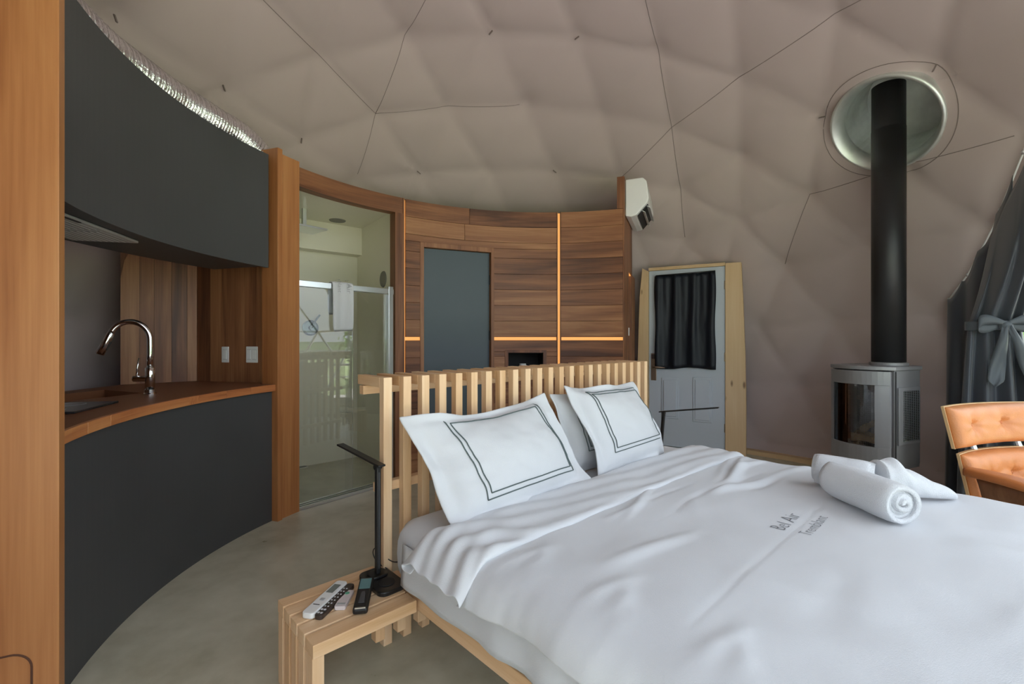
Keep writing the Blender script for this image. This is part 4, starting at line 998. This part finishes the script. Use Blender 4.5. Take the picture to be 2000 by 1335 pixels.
# ---- remotes
zb = .2908
def rframe(p0, p1):
    a = on_z(*p0, zb+.01); b = on_z(*p1, zb+.01); d = (b-a); L_ = d.length; d.normalize(); s = Vector((d.y, -d.x, 0)); a.z = zb; return a, d, s, L_
a, d, s, L_ = rframe((603, 1203), (673, 1138))
L_ = min(L_, .215)
def rrect(o, d, s, x, y, z0, z1, r):
    pts = []
    for cx, cy, a0 in ((x[1]-r, y[1]-r, 0), (x[0]+r, y[1]-r, 90), (x[0]+r, y[0]+r, 180), (x[1]-r, y[0]+r, 270)):
        for k in range(6): t = R_(a0+18*k); p = o+d*(cx+r*math.cos(t))+s*(cy+r*math.sin(t)); pts.append((p.x, p.y))
    return MB().prism(pts, z0, z1)
rc = thing('air_conditioner_remote', a+d*L_/2, 'white remote control with small grey display and dark brown keypad side', 'remote')
rrect(a, d, s, (0, L_), (-.030, .016), zb, zb+.019, .014).build('body', white_pl, rc, bevel=.003)
kp = rrect(a, d, s, (.002, L_-.004), (.0165, .046), zb, zb+.015, .010).build('keypad', plain('dark_brown_plastic', (.045, .03, .025), .4), rc, bevel=.002)
MB().box(a+ZV*.0191, d, s, ZV, (L_*.60, L_*.86), (-.022, .004), (0, .0008)).build('display', lcd_grey, rc)
MB().box(a+ZV*.0191, d, s, ZV, (L_*.36, L_*.36+.014), (-.014, .002), (0, .0025)).build('power_button', MATS['grey_vane'], rc, bevel=.001)
MB().box(a+ZV*.0191, d, s, ZV, (L_*.24, L_*.24+.003), (-.02, .004), (0, .0008)).build('print_line', black, rc)
for i in range(9):
    for j in range(2):
        sz = .0035 if i < 2 else .0022
        MB().box(a+ZV*(zb+.0152-a.z), d, s, ZV, (.018+i*.019-sz, .018+i*.019+sz), (.024+j*.011-sz, .024+j*.011+sz), (0, .0012)).build('button', btn, kp)
a, d, s, L_ = rframe((663, 1186), (683, 1152))
pr = rrect(a, d, s, (0, .105), (-.019, .019), zb, zb+.014, .006).build('small_remote', pinkish, bevel=.002, label='small pale pink remote with green button between two larger ones', cat='remote')
MB().lathe([(.008, 0), (.008, .0015)], a+d*.082+ZV*(.0142), ZV, 20).build('button', green_dot, pr)
MB().box(a+ZV*.0141, d, s, ZV, (.012, .022), (-.014, .014), (0, .0008)).build('battery_slot', MATS['grey_vane'], pr)
a, d, s, L_ = rframe((703, 1196), (716, 1150)); dd = (d+ZV*.17).normalized(); uu = s.cross(dd); uu = uu if uu.z > 0 else -uu
bh = thing('handset', a+d*.08, 'glossy black handset with teal display leaning on the lamp base', 'handset')
MB().box(a, dd, s, uu, (0, .165), (-.025, .025), (0.002, .024)).build('body', black, bh, bevel=.008, seg=3)
MB().box(a, dd, s, uu, (.10, .152), (-.019, .019), (.0241, .0252)).build('display', screen, bh)
MB().slab([a+dd*x+s*y+uu*.0242 for x, y in ((.03, -.010), (.03, .010), (.075, .007), (.085, .004), (.085, -.004), (.075, -.007))], uu*.002).build('key_strip', MATS['dark_grey'], bh)
MB().box(a, dd, s, uu, (.004, .010), (-.018, .018), (.020, .0255)).build('chrome_lip', alu, bh, bevel=.001)

# ================================================================== LOUNGE CHAIR
cf = Vector((.22, -.975, 0)).normalized(); cs = Vector((-cf.y, cf.x, 0)); co = Vector((2.745, 2.56, 0))     # facing, chair's side axis (to the right of the picture)
ch = thing('lounge_chair', co, 'tan leather lounge chair with plywood shells by the window curtain', 'chair')
def shell_pad(x_half, z0, z1, back0, back1, name, ncush, seed, btns):
    def S(a, t, off):           # a -1..1 across, t 0..1 up
        wv = x_half*(1+.02*t); c = co+cs*(wv*a)+cf*(-(back0+(back1-back0)*t)+.075*a*a+off)+ZV*(z0+(z1-z0)*t); return c
    def edge(a, t): return max(0, 1-abs(a)**7)**.5*max(0, 1-abs(2*t-1)**5)**.5
    bset = [(b, .52) for b in btns]
    def F_(a, t):
        o = .020+.062*edge(a, t)
        for b, tb in bset:
            q = math.hypot((a-b)*x_half, (t-tb)*(z1-z0)); o -= .030*math.exp(-(q/.028)**2)+.008*math.exp(-(q/.07)**2)
            o += .004*math.exp(-(q/.12)**2)*math.sin(6*math.atan2((t-tb), (a-b))+seed)
        return S(a, t, o)
    NU, NV_ = 56, 28; mb = MB(); fr_ = [[F_(-1+2*j/NU, i/NV_) for j in range(NU+1)] for i in range(NV_+1)]; bk = [[S(-1+2*j/NU, i/NV_, .012) for j in range(NU+1)] for i in range(NV_+1)]
    mb.quad_grid(fr_); mb.quad_grid(bk, flip=True); W = NU+1; o2 = W*(NV_+1)
    rim = [j for j in range(W)]+[i*W+NU for i in range(1, NV_+1)]+[NV_*W+j for j in range(NU-1, -1, -1)]+[i*W for i in range(NV_-1, 0, -1)]
    for x, y in zip(rim, rim[1:]+rim[:1]): mb.f.append([x, y, o2+y, o2+x])
    cu = mb.build(name, leather, ch, smooth=True)
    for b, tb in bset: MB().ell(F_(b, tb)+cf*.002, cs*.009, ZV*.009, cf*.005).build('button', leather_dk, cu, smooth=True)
    mb = MB(); r1 = [[S(-1.02+2.04*j/NU, -.015+1.03*i/6, .0118) for j in range(NU+1)] for i in range(7)]; r2 = [[S(-1.02+2.04*j/NU, -.015+1.03*i/6, -.004) for j in range(NU+1)] for i in range(7)]
    mb.quad_grid(r1); mb.quad_grid(r2, flip=True); o2 = W*7
    rim = [j for j in range(W)]+[i*W+NU for i in range(1, 7)]+[6*W+j for j in range(NU-1, -1, -1)]+[i*W for i in range(5, 0, -1)]
    for x, y in zip(rim, rim[1:]+rim[:1]): mb.f.append([x, y, o2+y, o2+x])
    mb.build(name.replace('cushion', 'shell'), plyedge, ch, smooth=False)
shell_pad(.41, .638, .850, .06, .105, 'headrest_cushion', 1, 1.0, (-.60, .04, .60))
shell_pad(.385, .355, .605, .0, .05, 'backrest_cushion', 1, 2.0, (-.52, .0, .52))
for s_ in (-.17, .17): MB().tube([co+cs*s_+cf*(.035)+ZV*.40, co+cs*s_-cf*.045+ZV*.62, co+cs*s_-cf*.10+ZV*.82], .014, 8).build('spine_bar', alu, ch)
# seat
mb = MB(); rows = []
for i in range(25):
    t = i/24; y = .08+.56*t; row = []
    for k in range(29):
        a_ = -1+2*k/28; h = .085*(max(0, 1-abs(a_)**6)*max(0, 1-abs(2*t-1)**6))**.5; row.append(co+cs*(.33*a_)+cf*y+ZV*(.30+.05*t+h+.03*a_*a_))
    rows.append(row)
mb.quad_grid(rows); rb = [[p-ZV*0 for p in r] for r in rows]
for i, r_ in enumerate(rows):
    for k, p in enumerate(r_): t = i/24; rb[i][k] = co+cs*(.33*(-1+2*k/28))+cf*(.08+.56*t)+ZV*(.288+.05*t+.03*(-1+2*k/28)**2)
mb.quad_grid(rb, flip=True); mb.build('seat_cushion', leather, ch, smooth=True)
mb = MB(); mb.quad_grid([[p-ZV*.002 for p in r] for r in rb]); mb.build('seat_shell', plywood, ch, smooth=True, solid=.014)
# armrests with leather pad on plywood bracket
for sg in (-1, 1):
    side = cs*(.415*sg)
    rows = []
    for i in range(25):
        t = i/24; y = .085+.42*t; z = .533+.012*math.sin(t*3.1)-.030*t**2; wv = .055*(1-.35*abs(2*t-1)**4); row = []
        for k in range(16):
            a_ = 2*math.pi*k/16; row.append(co+side+cs*(wv*math.copysign(abs(math.cos(a_))**.6, math.cos(a_))+.02*sg*math.sin(t*3))+cf*y+ZV*(z+.023*math.copysign(abs(math.sin(a_))**.6, math.sin(a_))))
        rows.append(row)
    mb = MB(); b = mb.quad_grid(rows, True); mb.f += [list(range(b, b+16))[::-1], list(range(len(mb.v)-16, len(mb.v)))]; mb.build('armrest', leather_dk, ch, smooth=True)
    rows = []
    for i in range(17):
        t = i/16; y = .12+.34*t; row = []
        for k in range(9):
            q = k/8; ww = .5+.5*math.cos(q*math.pi*.9); row.append(co+cs*(sg*(.405-.09*q**1.5))+cf*(y*(.55+.45*ww)+.06*q)+ZV*(.505-.22*q))
        rows.append(row)
    mb = MB(); mb.quad_grid(rows); mb.build('arm_bracket', plywood, ch, smooth=True, solid=.014)
# base
MB().tube([co+cf*.33+ZV*.07, co+cf*.33+ZV*.30], .035, 16).build('pedestal', black, ch, smooth=True)
for k in range(5):
    a_ = 2*math.pi*k/5+.4; e_ = Vector((math.cos(a_), math.sin(a_), 0)); c = co+cf*.33
    MB().tube([c+ZV*.075, c+e_*.15+ZV*.06, c+e_*.29+ZV*.018], [.02, .017, .012], 8).build('base_leg', black, ch, smooth=True)
    MB().lathe([(.014, .0), (.014, .012)], c+e_*.288, ZV, 12).build('glide', black, ch)

# ================================================================== WINDOW CURTAIN
def rail(az, el): return sph(az, el, DR*.972)
railp = [rail(20.7, 13.5), rail(18.3, 16.5), rail(14.6, 22.0), rail(11.1, 27.3), rail(6, 33.5), rail(0, 39.0)]
rl = MB().tube(railp, .006, 8).build('curtain_cable', white_pl, smooth=True, label='thin white cable holding the dark curtain along the window edge', cat='cable')
for k in range(6):
    q = railp[0].lerp(railp[1], k) if k < 2 else railp[k-1].lerp(railp[k], .35) if k < 6 else railp[-1]
    MB().lathe([(.014, -.004), (.014, .004)], q, (0, 1, 0), 14).build('ring', alu, rl)
def polyl(pts, t):
    t = max(0, min(.9999, t))*(len(pts)-1); i = int(t); return pts[i].lerp(pts[i+1], t-i)
# back layer: hangs straight from the lower part of the cable
bk = thing('window_curtain', Vector((3.35, 3.45, 0)), 'dark slate satin curtain tied back beside the window', 'curtain')
rows = []
bot0, bot1 = sph(0, 0), None
bA = Vector((3.30, 3.50, .03)); bB = Vector((3.31, 3.10, .03))
for j in range(49):
    s_ = j/48; top = polyl(railp[:4], s_); bt_ = bA.lerp(bB, s_); row = []
    inw = (Vector((DC.x, DC.y, 0))-Vector((top.x, top.y, 0))).normalized()
    sc = .010*abs(math.sin(s_*math.pi*4.2))
    for i in range(29):
        t = i/28; p = top.lerp(bt_, t); p.x = top.x+(bt_.x-top.x)*min(1, t*1.0); amp = .008+.028*t
        p += inw*(amp*math.sin(s_*17)+.02); p.z -= sc*(1-t)*5*0+ (.045*abs(math.sin(s_*math.pi*4))*(1-t)**6)
        row.append(p)
    rows.append(row)
mb = MB(); mb.quad_grid(rows); bkl = mb.build('back_layer', satin, bk, smooth=True, solid=.003)
# front layer: sweeps from high on the right down into the tie
T0 = at(1943, 636, 3.12); tdir = Vector((.85, -.5, 0)).normalized(); tn = Vector((-tdir.y, tdir.x, 0)); tn = -tn if tn.y > 0 else tn
ftop = [rail(15.5, 20.5)+Vector((-.08, -.10, 0)), rail(11, 27)+Vector((-.09, -.11, 0)), rail(5, 34)+Vector((-.08, -.10, 0)), rail(-3, 41)+Vector((-.06, -.08, 0))]
b0, b1 = at(1868, 900, 3.12), at(2040, 900, 2.95)
rows = []
NS = 110
for i in range(61):
    t = i/60; row = []
    for j in range(NS+1):
        s_ = j/NS; fo = math.sin(s_*2*math.pi*3.6+.9*math.sin(s_*7))
        tie = T0+tdir*(-.135+.27*s_)+tn*(.02*fo+.03*math.sin(math.pi*s_))
        if t < .5:
            q = t/.5; tp_ = polyl(ftop, s_); e_ = q**1.0; p = tp_.lerp(tie, e_); p += tn*(.030*fo*(1-q)**.5*(.4+q))+tn*.10*math.sin(math.pi*q)*math.sin(math.pi*s_)
            p.z -= .05*math.sin(math.pi*q)
        else:
            q = (t-.5)/.5; bt_ = Vector((b0.x+(b1.x-b0.x)*s_, b0.y+(b1.y-b0.y)*s_, .03)); e_ = 1-(1-q)**1.5
            p = tie.lerp(bt_, q); hx = tie.lerp(bt_, e_); p.x, p.y = hx.x, hx.y; p += tn*(.030*fo*min(1, q*3))
        row.append(p)
    rows.append(row)
mb = MB(); mb.quad_grid(rows); mb.build('front_layer', satin, bk, smooth=True, solid=.003)
# tie band with bow
tb = plain('slate_tie', (.085, .105, .125), .45, sheen=.3)
tie_o = thing('curtain_tie', T0-ZV*.3, 'slate blue fabric bow tied around the gathered curtain', 'curtain tie')
bandp = [T0+tdir*(.148*math.cos(a_))+tn*(.085*math.sin(a_)+.01) for a_ in [2*math.pi*k/40 for k in range(41)]]
rows = [[p+ZV*z for z in (-.03, -.01, .012, .03)] for p in bandp]; mb = MB(); mb.quad_grid(rows); mb.build('band', tb, tie_o, smooth=True, solid=.006)
kn = T0+tdir*.02+tn*.115
MB().ell(kn, tdir*.035, tn*.03, ZV*.032).build('knot', tb, tie_o, smooth=True)
for sg in (-1, 1):
    lp_ = [kn+tdir*(sg*.13*math.sin(a_))*1.0+ZV*(.028*math.sin(2*a_)+.012)+tn*(.018*math.cos(a_)) for a_ in [math.pi*k/20 for k in range(21)]]
    rows = [[p+ZV*z*(.35+math.sin(math.pi*k/20)) for z in (-.03, -.01, .01, .03)] for k, p in enumerate(lp_)]; mb = MB(); mb.quad_grid(rows); mb.build('bow_loop', tb, tie_o, smooth=True, solid=.006)
for sg, ln, sw in ((-1, .40, -.05), (1, .42, .14)):
    rows = []
    for k in range(25):
        t = k/24; c = kn+tdir*(sw*t+.01*sg)+tn*(.02+.012*math.sin(t*7))-ZV*ln*t; hw = .012+.028*min(1, t*1.6); hw = hw if t < .9 else hw*(1-t)/.1+.002
        rows.append([c+tdir*hw*x+tn*(.008*math.sin(x*3+t*5)) for x in (-1, -.5, 0, .5, 1)])
    mb = MB(); mb.quad_grid(rows); mb.build('tail', tb, tie_o, smooth=True, solid=.005)

# ================================================================== OUTSIDE
gm = MB(); rows = []
for i in range(41):
    row = []
    for j in range(41):
        x, y = -80+i*4, -80+j*4; d = math.hypot(x, y); row.append((x, y, -1.3+.25*fbm(x*.05, y*.05, 2, 3)*(1 if d > 14 else 0)))
    rows.append(row)
gm.quad_grid(rows); gm.build('meadow_ground', grass, kind='structure', smooth=True, label='green meadow outside the dome window')
hm_ = MB(); rows = []
for i in range(97):
    a_ = 2*math.pi*i/96; h = 2.6+1.6*fbm(math.cos(a_)*2, math.sin(a_)*2, 1, 3); rows.append([(math.cos(a_)*r, math.sin(a_)*r, -1.6+h*q) for r, q in ((62, 0), (68, .55), (75, .9), (80, 1))])
hm_.quad_grid(rows); hm_.build('hill_ridge', hill_m, kind='structure', smooth=True, label='low wooded hills around the meadow')
dk = thing('deck', (4.5, -1.0, -1.0), 'pale grey timber deck wrapping the dome window outside, widened and paled to bounce light in', 'deck')  # deck made wide and pale to bounce sunlight up onto the liner
for k in range(52):
    x = 1.2+k*.13-1.2; xx = -2.0+k*.165
    q = (3.62**2-(xx+.08-DC.x)**2); ylo, yhi = -5.2, 5.6
    if q > 0 and xx < 3.7: yhi = DC.y-math.sqrt(q)
    MB().wbox((xx, xx+.157), (ylo, yhi), (-.16, -.13)).build('board', decking, dk, gfun=lambda p: (p.y, p.x, p.z))
for y in (-5.0, -2.6): MB().wbox((-2.0, 6.55), (y, y+.1), (-.30, -.165)).build('deck_joist', decking, dk)
for y in (-5.0, 1.0, 5.4): MB().wbox((6.2, 6.35), (y, y+.12), (-1.4, -.17)).build('deck_post', decking, dk)
rg = thing('deck_railing', (6.45, 0.2, -.13), 'slim grey metal railing along the deck edge', 'railing')
for k in range(9): MB().wbox((6.43, 6.47), (-5.0+k*1.3, -4.96+k*1.3), (-.13, .93)).build('post', stove_grey, rg)
for z in (.92, .6, .3): MB().wbox((6.42, 6.48), (-5.0, 5.44), (z, z+.03)).build('rail', stove_grey, rg)
def tree(x, y, h, r, seed, lab):
    rn_ = random.Random(seed); o = thing('tree', (x, y, -1.35), lab, 'tree', 'trees beyond the deck'); 
    MB().tube([(x, y, -1.5), (x+.1, y, -1.3+h*.4), (x, y+.1, -1.3+h*.85)], [.16, .12, .04], 8).build('trunk', bark, o, smooth=True)
    mb = MB()
    for k in range(2600):
        z = rn_.random()**.8; a_ = rn_.uniform(0, 6.283); q = r*(math.sin(math.pi*min(1, .12+z*.9)))**.8*math.sqrt(rn_.uniform(.25, 1)); q *= 1+.35*fbm(math.cos(a_)*2, math.sin(a_)*2+z*4, seed, 2)
        c = Vector((x+q*math.cos(a_), y+q*math.sin(a_), -1.0+h*(.12+.9*z))); n = Vector((rn_.gauss(0, 1), rn_.gauss(0, 1), rn_.gauss(0, 1)+.6)).normalized(); u_ = n.orthogonal().normalized()*rn_.uniform(.09, .17); v_ = n.cross(u_)*.6
        b = len(mb.v); mb.v += [c-u_, c+v_, c+u_, c-v_]; mb.f.append([b, b+1, b+2, b+3])
    mb.build('foliage', leaf_m, o, fixn=False, kind='stuff')
for x, y, h, r, sd__, lab in ((13.5, 11.8, 5.6, 2.3, 1, 'broad leafy green tree seen past the tied curtain'), (9.2, 12.6, 4.4, 1.9, 2, 'rounded green tree standing behind the curtain edge'), (20, 16.0, 6.5, 2.8, 3, 'tall green tree farther beyond the deck railing'), (19, 2.5, 4.2, 2.2, 4, 'low spreading green tree opposite the middle of deck'), (16, -4, 4.8, 2.0, 5, 'green tree near the low end of the deck railing')): tree(x, y, h, r, sd__, lab)
